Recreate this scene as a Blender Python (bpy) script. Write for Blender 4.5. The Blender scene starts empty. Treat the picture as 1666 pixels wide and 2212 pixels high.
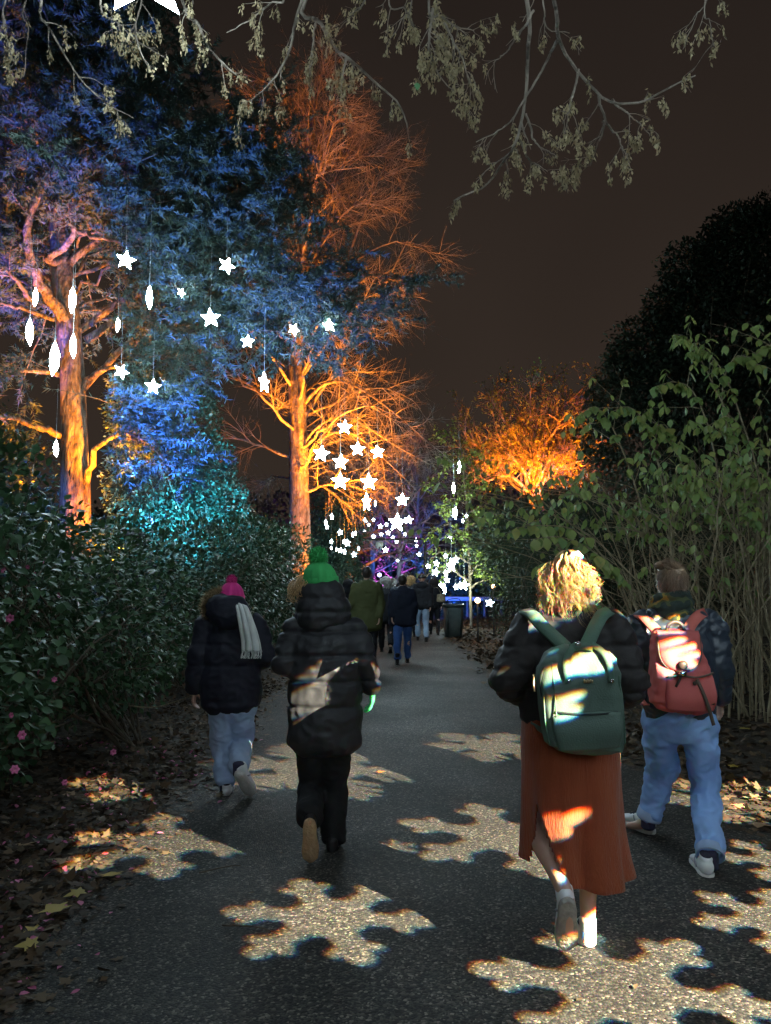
import bpy, bmesh, math, random
import numpy as np
from mathutils import Vector, Matrix, noise
from mathutils.geometry import delaunay_2d_cdt

# ---------------------------------------------------------------- camera, world, exposure
scn = bpy.context.scene
COL = scn.collection
CAM_H, FOC, CX, CY = 1.6, 1726.0, 833.0, 1106.0
PITCH = math.atan(144 / FOC)
cam_data = bpy.data.cameras.new('camera')
cam_data.sensor_fit = 'VERTICAL'
cam_data.angle = 2 * math.atan(1106 / FOC)
cam_data.clip_end = 2000
cam = bpy.data.objects.new('camera', cam_data)
cam.location = (0, 0, CAM_H)
cam.rotation_euler = (math.pi / 2 + PITCH, 0, 0)
COL.objects.link(cam)
scn.camera = cam

world = bpy.data.worlds.new('World')
scn.world = world
world.use_nodes = True
wn, wl = world.node_tree.nodes, world.node_tree.links
wbg = wn['Background']
tc = wn.new('ShaderNodeTexCoord')
sx = wn.new('ShaderNodeSeparateXYZ')
wl.new(tc.outputs['Generated'], sx.inputs[0])
wr = wn.new('ShaderNodeValToRGB')            # town glow on low cloud, brown, fading a little with height
wr.color_ramp.elements[0].position = 0.0
wr.color_ramp.elements[0].color = (0.0245, 0.0172, 0.0130, 1)
wr.color_ramp.elements[1].position = 0.75
wr.color_ramp.elements[1].color = (0.0080, 0.0060, 0.0052, 1)
wl.new(sx.outputs['Z'], wr.inputs[0])
wnz = wn.new('ShaderNodeTexNoise'); wnz.inputs['Scale'].default_value = 1.6; wnz.inputs['Detail'].default_value = 3   # uneven cloud
wl.new(tc.outputs['Generated'], wnz.inputs['Vector'])
wmr = wn.new('ShaderNodeMapRange'); wmr.inputs[3].default_value = .45; wmr.inputs[4].default_value = 1.4
wl.new(wnz.outputs['Fac'], wmr.inputs[0])
wmx = wn.new('ShaderNodeMix'); wmx.data_type = 'RGBA'; wmx.blend_type = 'MULTIPLY'; wmx.inputs[0].default_value = 1
wl.new(wr.outputs[0], wmx.inputs[6]); wl.new(wmr.outputs[0], wmx.inputs[7]); wl.new(wmx.outputs[2], wbg.inputs[0])
wbg.inputs[1].default_value = 1.0

scn.view_settings.view_transform = 'Standard'
scn.view_settings.look = 'None'
scn.view_settings.exposure = 0.7
scn.view_settings.gamma = 1.0
scn.view_settings.use_curve_mapping = False
cy = scn.cycles
cy.use_denoising = True
cy.max_bounces = 4
cy.diffuse_bounces = 2
cy.glossy_bounces = 2
cy.transmission_bounces = 2
cy.transparent_max_bounces = 4
cy.sample_clamp_indirect = 4.0
cy.sample_clamp_direct = 0.0
cy.caustics_reflective = False
cy.caustics_refractive = False
cy.use_light_tree = True

# ---------------------------------------------------------------- helpers
rng = np.random.default_rng(7)
random.seed(7)
cp, sp = math.cos(PITCH), math.sin(PITCH)

def px(x, y, Y):
    """photograph position (1666 wide) at forward distance Y metres -> a point of the place"""
    u, v = (x - CX) / FOC, -(y - CY) / FOC
    d = Vector((u, cp - sp * v, sp + cp * v))
    return Vector((0, 0, CAM_H)) + d * (Y / d.y)

def gp(x, y):
    u, v = (x - CX) / FOC, -(y - CY) / FOC
    d = Vector((u, cp - sp * v, sp + cp * v))
    return Vector((0, 0, CAM_H)) + d * (-CAM_H / d.z)

def m_per(Y):
    return Y / FOC

def srgb(r, g, b):
    f = lambda c: (c / 255 / 12.92) if c / 255 <= 0.04045 else ((c / 255 + 0.055) / 1.055) ** 2.4
    return (f(r), f(g), f(b))

def empty(name, loc=(0, 0, 0), rz=0.0):
    o = bpy.data.objects.new(name, None)
    o.location = loc
    o.rotation_euler = (0, 0, rz)
    o.empty_display_size = 0.1
    COL.objects.link(o)
    return o

def tag(o, label=None, cat=None, group=None, kind=None):
    if label: o['label'] = label
    if cat: o['category'] = cat
    if group: o['group'] = group
    if kind: o['kind'] = kind
    return o

def wm(o):
    return o.matrix_basis if o.parent is None else wm(o.parent) @ o.matrix_parent_inverse @ o.matrix_basis

def link(name, me, m=None, parent=None):
    o = bpy.data.objects.new(name, me)
    COL.objects.link(o)
    if m is not None and len(me.materials) == 0:
        me.materials.append(m)
    if parent is not None:
        o.parent = parent
        o.matrix_parent_inverse = wm(parent).inverted()
    return o

def mesh_np(name, V, faces, smooth=True, rnd=None):
    """V (n,3); faces: list of int arrays (k, size)"""
    V = np.asarray(V, dtype=np.float32)
    me = bpy.data.meshes.new(name)
    me.vertices.add(len(V))
    me.vertices.foreach_set('co', V.ravel())
    faces = [np.asarray(f, dtype=np.int32) for f in faces if len(f)]
    nl = sum(f.size for f in faces)
    npoly = sum(len(f) for f in faces)
    me.loops.add(nl)
    me.polygons.add(npoly)
    me.loops.foreach_set('vertex_index', np.concatenate([f.ravel() for f in faces]))
    sizes = np.concatenate([np.full(len(f), f.shape[1], dtype=np.int32) for f in faces])
    starts = np.concatenate([[0], np.cumsum(sizes)[:-1]]).astype(np.int32)
    me.polygons.foreach_set('loop_start', starts)
    if smooth:
        me.polygons.foreach_set('use_smooth', np.ones(npoly, dtype=bool))
    if rnd is not None:
        a = me.attributes.new('rnd', 'FLOAT', 'POINT')
        a.data.foreach_set('value', np.asarray(rnd, dtype=np.float32))
    me.update(calc_edges=True)
    me.validate()
    return me

def merge(parts):
    """parts: list of (V, [faces...]) -> one (V, faces-list grouped by size)"""
    Vs, by, off = [], {}, 0
    for V, fs in parts:
        V = np.asarray(V, dtype=float)
        Vs.append(V)
        for f in fs:
            f = np.asarray(f)
            if len(f): by.setdefault(f.shape[1], []).append(f + off)
        off += len(V)
    return np.concatenate(Vs), [np.concatenate(v) for v in by.values()]

def unit(a):
    return a / np.maximum(np.linalg.norm(a, axis=-1, keepdims=True), 1e-9)

def tubes(P, R, sides=5, cap=False):
    """P (m,n,3) polylines, R (m,n) radii -> V, faces"""
    P = np.asarray(P, float); R = np.asarray(R, float)
    m, n, _ = P.shape
    T = np.empty_like(P)
    T[:, 1:-1] = P[:, 2:] - P[:, :-2]
    T[:, 0] = P[:, 1] - P[:, 0]; T[:, -1] = P[:, -1] - P[:, -2]
    T = unit(T)
    ref = np.zeros((m, 1, 3)); av = np.abs(T.mean(axis=1)); ax = av.argmin(axis=1)
    ref[np.arange(m), 0, ax] = 1
    A = unit(np.cross(T, np.broadcast_to(ref, T.shape))); B = np.cross(T, A)
    ang = np.linspace(0, 2 * np.pi, sides, endpoint=False)
    V = P[:, :, None, :] + R[:, :, None, None] * (A[:, :, None, :] * np.cos(ang)[None, None, :, None] + B[:, :, None, :] * np.sin(ang)[None, None, :, None])
    idx = np.arange(m * n * sides).reshape(m, n, sides)
    a = idx[:, :-1, :]; b = idx[:, 1:, :]
    F = np.stack([a, np.roll(a, -1, 2), np.roll(b, -1, 2), b], axis=-1).reshape(-1, 4)
    fs = [F]
    return V.reshape(-1, 3), fs

def spline(pts, n):
    """Catmull-Rom through points (k,d) -> n samples"""
    p = np.asarray(pts, float)
    k = len(p)
    if k == 2:
        t = np.linspace(0, 1, n)[:, None]
        return p[0] * (1 - t) + p[1] * t
    q = np.vstack([2 * p[0] - p[1], p, 2 * p[-1] - p[-2]])
    s = np.linspace(0, k - 1, n)
    i = np.minimum(s.astype(int), k - 2); t = (s - i)[:, None]
    p0, p1, p2, p3 = q[i], q[i + 1], q[i + 2], q[i + 3]
    return 0.5 * ((2 * p1) + (-p0 + p2) * t + (2 * p0 - 5 * p1 + 4 * p2 - p3) * t ** 2 + (-p0 + 3 * p1 - 3 * p2 + p3) * t ** 3)

def one_tube(pts, rad, n=24, sides=8):
    P = spline(pts, n); r = spline(np.asarray(rad, float)[:, None], n)[:, 0]
    V, f = tubes(P[None], np.maximum(r, 1e-4)[None], sides)
    # end caps
    N = len(V)
    V = np.vstack([V, P[0], P[-1]])
    i = np.arange(sides); j = np.roll(i, -1)
    c0 = np.stack([j, i, np.full(sides, N)], 1); o = (n - 1) * sides
    c1 = np.stack([o + i, o + j, np.full(sides, N + 1)], 1)
    return V, f + [c0, c1]

def branch(P, R, k, t0, t1, ang, L, n, grav, wander, rmax, taper=0.25, pw=1.0, g=rng, flat=1.0):
    """children polylines of parent polylines"""
    m, np_, _ = P.shape
    idx = np.repeat(np.arange(m), k)
    t = g.uniform(t0, t1, len(idx))
    s = t * (np_ - 1); i = np.minimum(s.astype(int), np_ - 2); f = (s - i)[:, None]
    base = P[idx, i] * (1 - f) + P[idx, i + 1] * f
    tan = unit(P[idx, i + 1] - P[idx, i])
    rad = R[idx, i] * (1 - f[:, 0]) + R[idx, i + 1] * f[:, 0]
    perp = np.cross(tan, g.normal(size=tan.shape)); perp[:, 2] *= flat; perp = unit(perp)
    a = np.radians(g.uniform(ang[0], ang[1], len(idx)))[:, None]
    d = np.cos(a) * tan + np.sin(a) * perp
    ln = g.uniform(L[0], L[1], len(idx)) * (1 - 0.5 * t) ** pw
    out = np.empty((len(idx), n, 3)); out[:, 0] = base
    for q in range(1, n):
        d = unit(d + np.array(grav) / n + g.normal(scale=wander, size=d.shape))
        out[:, q] = out[:, q - 1] + d * (ln / (n - 1))[:, None]
    r0 = np.minimum(rad * 0.7, rmax)
    rr = r0[:, None] * np.linspace(1, taper, n)[None]
    return out, rr

# leaf templates: verts (axis +Y, normal +Z), faces
LEAF2 = (np.array([(0, 0, 0), (-.5, .5, .10), (0, 1, 0), (.5, .5, .10)], float), [np.array([(0, 1, 2), (0, 2, 3)])])
LEAF8 = (np.array([(0, 0, 0), (-.36, .28, .10), (-.40, .58, .08), (0, 1, -.10), (.40, .58, .08), (.36, .28, .10), (0, .3, 0), (0, .62, 0)], float),
         [np.array([(0, 1, 6), (0, 6, 5), (2, 3, 7), (7, 3, 4)]), np.array([(1, 2, 7, 6), (6, 7, 4, 5)])])
NEEDLE = (np.array([(-.5, 0, 0), (.5, 0, 0), (0, 1, 0)], float), [np.array([(0, 1, 2)])])
def _maple():
    pr = [(0, 0), (-.16, .10), (-.5, .06), (-.30, .30), (-.62, .52), (-.28, .55), (-.20, .72), (0, 1.0), (.20, .72), (.28, .55), (.62, .52), (.30, .30), (.5, .06), (.16, .10)]
    v = [(0, .38, .05)] + [(x, y, -.12 * x * x + .1 * abs(x)) for x, y in pr]
    n = len(pr)
    return np.array(v, float), [np.array([(0, 1 + (i + 1) % n, 1 + i) for i in range(n)])]
MAPLE = _maple()

def scatter(tmpl, pos, dr, nr, length, width, rnd=None):
    tv, tf = tmpl
    pos = np.asarray(pos, float); dr = unit(np.asarray(dr, float)); n = len(pos)
    X = unit(np.cross(dr, nr)); Z = np.cross(X, dr)
    length = np.broadcast_to(np.asarray(length, float), (n,)); width = np.broadcast_to(np.asarray(width, float), (n,))
    V = pos[:, None] + X[:, None] * (tv[None, :, 0:1] * width[:, None, None]) + dr[:, None] * (tv[None, :, 1:2] * length[:, None, None]) + Z[:, None] * (tv[None, :, 2:3] * width[:, None, None])
    k = len(tv); off = (np.arange(n) * k)[:, None, None]
    fs = [(f[None] + off).reshape(-1, f.shape[1]) for f in tf]
    r = None if rnd is None else np.repeat(rnd, k)
    return V.reshape(-1, 3), fs, r

def sphere_dirs(n, g=rng):
    return unit(g.normal(size=(n, 3)))

# ---------------------------------------------------------------- materials
def nodes_of(name):
    m = bpy.data.materials.new(name)
    m.use_nodes = True
    return m, m.node_tree.nodes, m.node_tree.links, m.node_tree.nodes['Principled BSDF']

def mat(name, c1, c2=None, scale=8.0, rough=0.7, bump=0.0, bscale=None, spec=0.4, detail=4.0, metal=0.0, stretch=None, sheen=0.0, coord='Object', r2=None, bdist=0.02):
    m, N, L, P = nodes_of(name)
    c2 = c2 or c1
    t = N.new('ShaderNodeTexCoord'); src = t.outputs[coord]
    if stretch:
        mp = N.new('ShaderNodeMapping'); mp.inputs['Scale'].default_value = stretch
        L.new(src, mp.inputs[0]); src = mp.outputs[0]
    nz = N.new('ShaderNodeTexNoise'); nz.inputs['Scale'].default_value = scale; nz.inputs['Detail'].default_value = detail
    L.new(src, nz.inputs['Vector'])
    rp = N.new('ShaderNodeValToRGB')
    rp.color_ramp.elements[0].position = 0.32; rp.color_ramp.elements[1].position = 0.68
    rp.color_ramp.elements[0].color = (*c1, 1); rp.color_ramp.elements[1].color = (*c2, 1)
    L.new(nz.outputs['Fac'], rp.inputs[0]); L.new(rp.outputs[0], P.inputs['Base Color'])
    P.inputs['Roughness'].default_value = rough
    if r2 is not None:
        mr = N.new('ShaderNodeMapRange'); mr.inputs[3].default_value = rough; mr.inputs[4].default_value = r2
        L.new(nz.outputs['Fac'], mr.inputs[0]); L.new(mr.outputs[0], P.inputs['Roughness'])
    P.inputs['Specular IOR Level'].default_value = spec
    P.inputs['Metallic'].default_value = metal
    if sheen: P.inputs['Sheen Weight'].default_value = sheen
    if bump:
        n2 = N.new('ShaderNodeTexNoise'); n2.inputs['Scale'].default_value = bscale or scale * 3; n2.inputs['Detail'].default_value = 5
        L.new(src, n2.inputs['Vector'])
        b = N.new('ShaderNodeBump'); b.inputs['Strength'].default_value = bump; b.inputs['Distance'].default_value = bdist
        L.new(n2.outputs['Fac'], b.inputs['Height']); L.new(b.outputs[0], P.inputs['Normal'])
    return m

def leaf_mat(name, cols, rough=0.5, spec=0.4, trans=0.25):
    """colour varies leaf by leaf through the rnd attribute (or per object)"""
    m, N, L, P = nodes_of(name)
    a = N.new('ShaderNodeAttribute'); a.attribute_name = 'rnd'
    oi = N.new('ShaderNodeObjectInfo')
    ad = N.new('ShaderNodeMath'); ad.operation = 'ADD'
    L.new(a.outputs['Fac'], ad.inputs[0])
    hf = N.new('ShaderNodeMath'); hf.operation = 'MULTIPLY'; hf.inputs[1].default_value = 0.999
    L.new(oi.outputs['Random'], hf.inputs[0]); L.new(hf.outputs[0], ad.inputs[1])
    fr = N.new('ShaderNodeMath'); fr.operation = 'FRACT'; L.new(ad.outputs[0], fr.inputs[0])
    rp = N.new('ShaderNodeValToRGB'); els = rp.color_ramp.elements
    while len(els) < len(cols): els.new(0.5)
    for i, c in enumerate(cols):
        els[i].position = i / max(1, len(cols) - 1); els[i].color = (*c, 1)
    L.new(fr.outputs[0], rp.inputs[0]); L.new(rp.outputs[0], P.inputs['Base Color'])
    P.inputs['Roughness'].default_value = rough; P.inputs['Specular IOR Level'].default_value = spec
    if trans:
        tr = N.new('ShaderNodeBsdfTranslucent'); L.new(rp.outputs[0], tr.inputs[0])
        mx = N.new('ShaderNodeMixShader'); mx.inputs[0].default_value = trans
        L.new(P.outputs[0], mx.inputs[1]); L.new(tr.outputs[0], mx.inputs[2])
        L.new(mx.outputs[0], N['Material Output'].inputs[0])
    return m

def glow_mat(name, col, strength):
    m, N, L, P = nodes_of(name)
    P.inputs['Base Color'].default_value = (0.8, 0.8, 0.8, 1)
    P.inputs['Emission Color'].default_value = (*col, 1)
    P.inputs['Emission Strength'].default_value = strength
    return m

def spot(name, loc, target, col, power, angle, blend=0.5, radius=0.08, parent=None):
    d = bpy.data.lights.new(name, 'SPOT')
    d.energy = power; d.color = col; d.spot_size = math.radians(angle); d.spot_blend = blend; d.shadow_soft_size = radius
    o = bpy.data.objects.new(name, d)
    o.location = loc
    o.rotation_euler = (Vector(target) - Vector(loc)).to_track_quat('-Z', 'Y').to_euler()
    COL.objects.link(o)
    if parent is not None:
        o.parent = parent; o.matrix_parent_inverse = wm(parent).inverted()
    return o

# ---------------------------------------------------------------- ground and path
def box_part(x0, x1, y0, y1, z0, z1):
    V = np.array([(x, y, z) for z in (z0, z1) for y in (y0, y1) for x in (x0, x1)], float)
    F = np.array([(0, 2, 3, 1), (4, 5, 7, 6), (0, 1, 5, 4), (2, 6, 7, 3), (0, 4, 6, 2), (1, 3, 7, 5)])
    return V, [F]

SOIL = mat('leaf_mould_soil', (0.020, 0.015, 0.010), (0.05, 0.036, 0.022), scale=6, rough=0.9, bump=0.8, bscale=14, bdist=0.05)

def asphalt():
    m, N, L, P = nodes_of('speckled_asphalt')
    t = N.new('ShaderNodeTexCoord')
    v = N.new('ShaderNodeTexVoronoi'); v.inputs['Scale'].default_value = 95
    L.new(t.outputs['Object'], v.inputs['Vector'])
    sp_ = N.new('ShaderNodeSeparateColor'); L.new(v.outputs['Color'], sp_.inputs[0])
    rp = N.new('ShaderNodeValToRGB'); e = rp.color_ramp.elements
    e[0].position = 0; e[0].color = (0.018, 0.018, 0.0175, 1)
    e[1].position = 1; e[1].color = (0.25, 0.22, 0.18, 1)
    for p, c in ((0.42, (0.034, 0.0325, 0.030)), (0.70, (0.066, 0.061, 0.052)), (0.90, (0.105, 0.095, 0.079)), (0.95, (0.19, 0.17, 0.14))):
        q = e.new(p); q.color = (*c, 1)
    L.new(sp_.outputs[0], rp.inputs[0])
    nz = N.new('ShaderNodeTexNoise'); nz.inputs['Scale'].default_value = 0.9; nz.inputs['Detail'].default_value = 6
    L.new(t.outputs['Object'], nz.inputs['Vector'])
    mr = N.new('ShaderNodeMapRange'); mr.inputs[1].default_value = .3; mr.inputs[2].default_value = .7; mr.inputs[3].default_value = 0.55; mr.inputs[4].default_value = 1.25
    L.new(nz.outputs['Fac'], mr.inputs[0])
    mx = N.new('ShaderNodeMix'); mx.data_type = 'RGBA'; mx.blend_type = 'MULTIPLY'; mx.inputs[0].default_value = 1
    st = N.new('ShaderNodeTexNoise'); st.inputs['Scale'].default_value = 0.33; st.inputs['Detail'].default_value = 3; st.inputs['Distortion'].default_value = .6
    L.new(t.outputs['Object'], st.inputs['Vector'])
    sm = N.new('ShaderNodeMapRange'); sm.inputs[1].default_value = .4; sm.inputs[2].default_value = .6; sm.inputs[3].default_value = .72; sm.inputs[4].default_value = 1.1     # worn and damp areas
    L.new(st.outputs['Fac'], sm.inputs[0])
    ml = N.new('ShaderNodeMath'); ml.operation = 'MULTIPLY'; L.new(mr.outputs[0], ml.inputs[0]); L.new(sm.outputs[0], ml.inputs[1])
    L.new(rp.outputs[0], mx.inputs[6]); L.new(ml.outputs[0], mx.inputs[7])
    L.new(mx.outputs[2], P.inputs['Base Color'])
    rr = N.new('ShaderNodeMapRange'); rr.inputs[3].default_value = .85; rr.inputs[4].default_value = .60
    L.new(nz.outputs['Fac'], rr.inputs[0]); L.new(rr.outputs[0], P.inputs['Roughness'])
    P.inputs['Specular IOR Level'].default_value = 0.22
    b = N.new('ShaderNodeBump'); b.inputs['Strength'].default_value = 0.55; b.inputs['Distance'].default_value = 0.006
    L.new(v.outputs['Distance'], b.inputs['Height']); b.invert = True
    L.new(b.outputs[0], P.inputs['Normal'])
    return m
ASPHALT = asphalt()

# ground: one sheet to the horizon, slightly uneven beside the path
gx = np.concatenate([[-400, -150, -60, -30], np.linspace(-16, 16, 81), [30, 60, 150, 400]])
gy = np.concatenate([[-400, -100, -30, -12], np.linspace(-6, 50, 141), [70, 110, 200, 400]])
X, Yg = np.meshgrid(gx, gy)
ed = np.clip(np.maximum(-1.75 - X, X - 2.5), 0, 1.5)
Z = -0.03 + 0.05 * ed + ed * 0.05 * (np.sin(X * 3.1 + Yg * 1.7) + np.sin(X * 1.3 - Yg * 2.9 + 1)) * 0.5
Z[(np.abs(X) > 20) | (Yg > 55) | (Yg < -8)] = 0.05
def ground_z(x, y):
    e_ = np.clip(np.maximum(-1.75 - x, x - 2.5), 0, 1.5)
    return -0.03 + 0.05 * e_ + e_ * 0.05 * (np.sin(x * 3.1 + y * 1.7) + np.sin(x * 1.3 - y * 2.9 + 1)) * 0.5
nyg, nxg = X.shape
idx = np.arange(nyg * nxg).reshape(nyg, nxg)
F = np.stack([idx[:-1, :-1], idx[:-1, 1:], idx[1:, 1:], idx[1:, :-1]], -1).reshape(-1, 4)
tag(link('ground', mesh_np('ground', np.stack([X, Yg, Z], -1).reshape(-1, 3), [F]), SOIL), kind='structure')

# path: straight towards the lights then bending gently right
py = np.concatenate([np.linspace(-14, 24, 190), np.linspace(25, 120, 60)])
bend = np.where(py > 22, 0.006 * (py - 22) ** 2, 0)
wl_ = -1.6 + bend + 0.05 * np.sin(py * 2.3) + 0.035 * np.sin(py * 5.9 + 1)
wr_ = np.interp(py, [-14, 5, 10, 15, 120], [2.55, 2.5, 2.05, 1.9, 1.9]) + bend + 0.05 * np.sin(py * 2.9 + 2) + 0.03 * np.sin(py * 6.7)
cols = np.linspace(0, 1, 9)
PV = np.array([(a + (b - a) * c, y, 0.002 + 0.02 * (1 - (2 * c - 1) ** 2)) for a, b, y in zip(wl_, wr_, py) for c in cols])
idx = np.arange(len(PV)).reshape(len(py), 9)
F = np.stack([idx[:-1, :-1], idx[:-1, 1:], idx[1:, 1:], idx[1:, :-1]], -1).reshape(-1, 4)
tag(link('path', mesh_np('path', PV, [F]), ASPHALT), kind='structure')
def path_z(x, y):
    a = np.interp(y, py, wl_); b = np.interp(y, py, wr_); c = (x - a) / (b - a)
    return np.where((c > 0) & (c < 1), 0.002 + 0.02 * (1 - (2 * c - 1) ** 2), ground_z(x, y))

# leaf litter: fallen leaves, thick beside the path and thinning out over its edges
LITTER = leaf_mat('fallen_leaves', [(0.035, 0.021, 0.013), (0.065, 0.040, 0.022), (0.12, 0.075, 0.042), (0.04, 0.026, 0.016), (0.15, 0.098, 0.053), (0.075, 0.055, 0.027), (0.03, 0.02, 0.014)], rough=0.7, trans=0.1)
def litter(name, label, n, xs, ys, tmpl, size, edge, g, material, lift=0.012):
    y = ys[0] + (ys[1] - ys[0]) * g.uniform(0, 1, n) ** 1.5
    s = np.minimum(g.exponential(0.8, n), abs(xs))
    s = np.where(g.uniform(size=n) < 0.45, g.uniform(0, abs(xs), n), s)
    s = s + g.normal(scale=0.10, size=n) - 0.05
    far = g.uniform(size=n) < edge
    s = np.where(far, -np.abs(g.normal(scale=0.18, size=n)), s)
    x = (np.interp(y, py, wl_) - s) if xs < 0 else (np.interp(y, py, wr_) + s)
    z = path_z(x, y) + g.uniform(0.002, lift, n) + np.where(s > 0.2, g.uniform(0, .035, n), 0)
    d = sphere_dirs(n, g); d[:, 2] *= 0.30
    nr = np.array([0, 0, 1.0]) + g.normal(scale=0.42, size=(n, 3)) * np.where(s > 0, 1.0, 0.35)[:, None]
    ln = g.uniform(size[0], size[1], n)
    V, f, r = scatter(tmpl, np.stack([x, y, z], 1), d, nr, ln, ln * g.uniform(.55, .95, n), g.uniform(size=n))
    V[:, 2] = np.maximum(V[:, 2], path_z(V[:, 0], V[:, 1]) + 0.003)
    o = link(name, mesh_np(name, V, f, False, r), material)
    return tag(o, label, 'leaf litter', kind='stuff')
litter('leaf_litter', 'dark carpet of fallen brown leaves along the left path edge', 10000, -4.5, (2.2, 13), MAPLE, (.04, .10), .02, np.random.default_rng(1), LITTER)
litter('leaf_litter', 'fallen brown leaves under the arching shrub on the right path edge', 8000, 4.5, (3, 14), MAPLE, (.045, .11), .02, np.random.default_rng(2), LITTER)
litter('leaf_litter', 'pale dry leaves on the ground around the litter bin', 7000, 3.5, (12, 32), LEAF2, (.08, .16), .03, np.random.default_rng(3), LITTER)
litter('leaf_litter', 'small brown leaf crumbs and bits under the left hedge', 9000, -3.0, (2.2, 16), LEAF2, (.02, .055), .05, np.random.default_rng(4), LITTER)
PETAL = leaf_mat('camellia_petals', [(0.62, 0.14, 0.30), (0.70, 0.24, 0.40), (0.52, 0.10, 0.24)], rough=0.6, trans=0.3)
litter('fallen_petals', 'scattered pink petals lying on the leaves below the left camellia', 420, -1.6, (3.2, 8), LEAF8, (.025, .05), .08, np.random.default_rng(5), PETAL, .03)

g_ = np.random.default_rng(6)
n = 300
yy = 2.6 + 17 * g_.uniform(size=n) ** 1.4; xx = np.interp(yy, py, wl_) + (np.interp(yy, py, wr_) - np.interp(yy, py, wl_)) * g_.beta(.6, .6, n)
dd = sphere_dirs(n, g_); dd[:, 2] *= .1
V, f, r = scatter(LEAF8, np.stack([xx, yy, path_z(xx, yy) + .006], 1), dd, np.array([0, 0, 1.]) + g_.normal(scale=.15, size=(n, 3)), g_.uniform(.015, .045, n), g_.uniform(.008, .025, n), g_.uniform(size=n))
V[:, 2] = np.maximum(V[:, 2], path_z(V[:, 0], V[:, 1]) + .004)
tag(link('leaf_litter', mesh_np('leaf_litter', V, f, False, r), LITTER), 'stray trodden leaf scraps dotted over the asphalt', 'leaf litter', kind='stuff')

# single fallen leaves that can be told apart
YLEAF = leaf_mat('yellow_leaf', [(0.42, 0.30, 0.06), (0.36, 0.32, 0.09), (0.5, 0.33, 0.05)], rough=0.6, trans=0.1)
TLEAF = leaf_mat('tan_leaf', [(0.34, 0.21, 0.11), (0.40, 0.27, 0.15), (0.30, 0.17, 0.09)], rough=0.65, trans=0.1)
OLEAF = leaf_mat('orange_leaf', [(0.60, 0.18, 0.03), (0.62, 0.20, 0.03)], rough=0.6, trans=0.1)
leaf_meshes = {}
def fallen(x, y, size, rot, m, label, group=None):
    p = gp(x, y)
    key = m.name
    if key not in leaf_meshes:
        V, f = MAPLE[0].copy(), MAPLE[1]
        V[:, 1] -= .4
        leaf_meshes[key] = mesh_np('fallen_leaf', V * np.array([1, 1, 1]), f, False)
        leaf_meshes[key].materials.append(m)
    o = bpy.data.objects.new('fallen_leaf', leaf_meshes[key])
    o.location = (p.x, p.y, float(path_z(np.float64(p.x), np.float64(p.y))) + .012 + size * .1)
    o.rotation_euler = (random.uniform(-.12, .12), random.uniform(-.12, .12), rot)
    o.scale = (size, size, size * 1.0)
    COL.objects.link(o)
    tag(o, label, 'leaf', group)
for (x, y, s, r, m, lb) in [
    (62, 2052, .10, 1.9, YLEAF, 'yellow fallen leaf nearest the bottom left corner of the picture'),
    (75, 2010, .12, 2.4, YLEAF, 'yellow fallen leaf just above the lowest yellow leaf by the left path edge'),
    (118, 1975, .13, .9, YLEAF, 'large curled yellow leaf on the left path edge'),
    (165, 1940, .11, 2.2, YLEAF, 'olive yellow fallen leaf on the left edge of the asphalt'),
    (240, 1900, .11, .4, YLEAF, 'yellow green leaf on the asphalt below the left snowflake light'),
    (40, 1838, .15, .2, TLEAF, 'big tan maple leaf among the litter at the far left'),
    (135, 1860, .15, 1.2, TLEAF, 'big brown maple leaf in the litter on the left, beside the path'),
    (150, 1720, .12, 2.0, TLEAF, 'tan fallen leaf lying in the litter below the pink flowers'),
    (300, 1690, .09, 3.0, YLEAF, 'small yellow leaf in the litter left of the walker in the pink hat'),
    (822, 1678, .07, .5, OLEAF, 'small orange leaf alone on the lit asphalt right of the green hat walker'),
    (1300, 1720, .10, 1.5, YLEAF, 'yellow leaf on the asphalt between the two backpack walkers'),
    (1590, 1740, .14, .3, TLEAF, 'tan maple leaf lit at the right path edge beside the blue jeans'),
    (1628, 1722, .13, 1.3, TLEAF, 'pale brown leaf lit near the right picture edge'),
    (1640, 1790, .12, 2.6, TLEAF, 'brown leaf at the right edge of the picture beside the path'),
    (1585, 1660, .13, 1.0, YLEAF, 'yellow leaf standing out in the dark litter behind the jeans'),
    (1610, 1590, .13, 2.0, YLEAF, 'yellowish leaf in the litter under the arching shrub'),
]:
    fallen(x, y, s, r, m, lb)
# thin fallen twigs
TWIG = mat('twig_bark', (0.07, 0.05, 0.035), (0.14, 0.10, 0.07), scale=30, rough=0.85)
for (a, b, lb) in [((480, 2012), (610, 2035), 'thin dry twig lying on the asphalt left of the middle snowflake light'),
                   ((60, 1950), (190, 1900), 'brown twig across the leaves at the left path edge'),
                   ((430, 1895), (520, 1880), 'short twig on the asphalt under the left snowflake light')]:
    p, q = gp(*a), gp(*b)
    mid = (p + q) / 2 + Vector((.02, .03, .01))
    pts = np.array([(v.x, v.y, float(path_z(np.float64(v.x), np.float64(v.y))) + .012) for v in (p, mid, q)])
    V, f = one_tube(pts, [.004, .0035, .002], 12, 5)
    tag(link('fallen_twig', mesh_np('fallen_twig', V, f), TWIG), lb, 'twig')

# ---------------------------------------------------------------- plants
def cnoise(p, scale, seed):
    g = np.random.default_rng(seed)
    k = g.normal(size=(7, 3)) * scale; ph = g.uniform(0, 6.28, 7)
    return np.sin(p @ k.T + ph).sum(1) / 3.0

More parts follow.
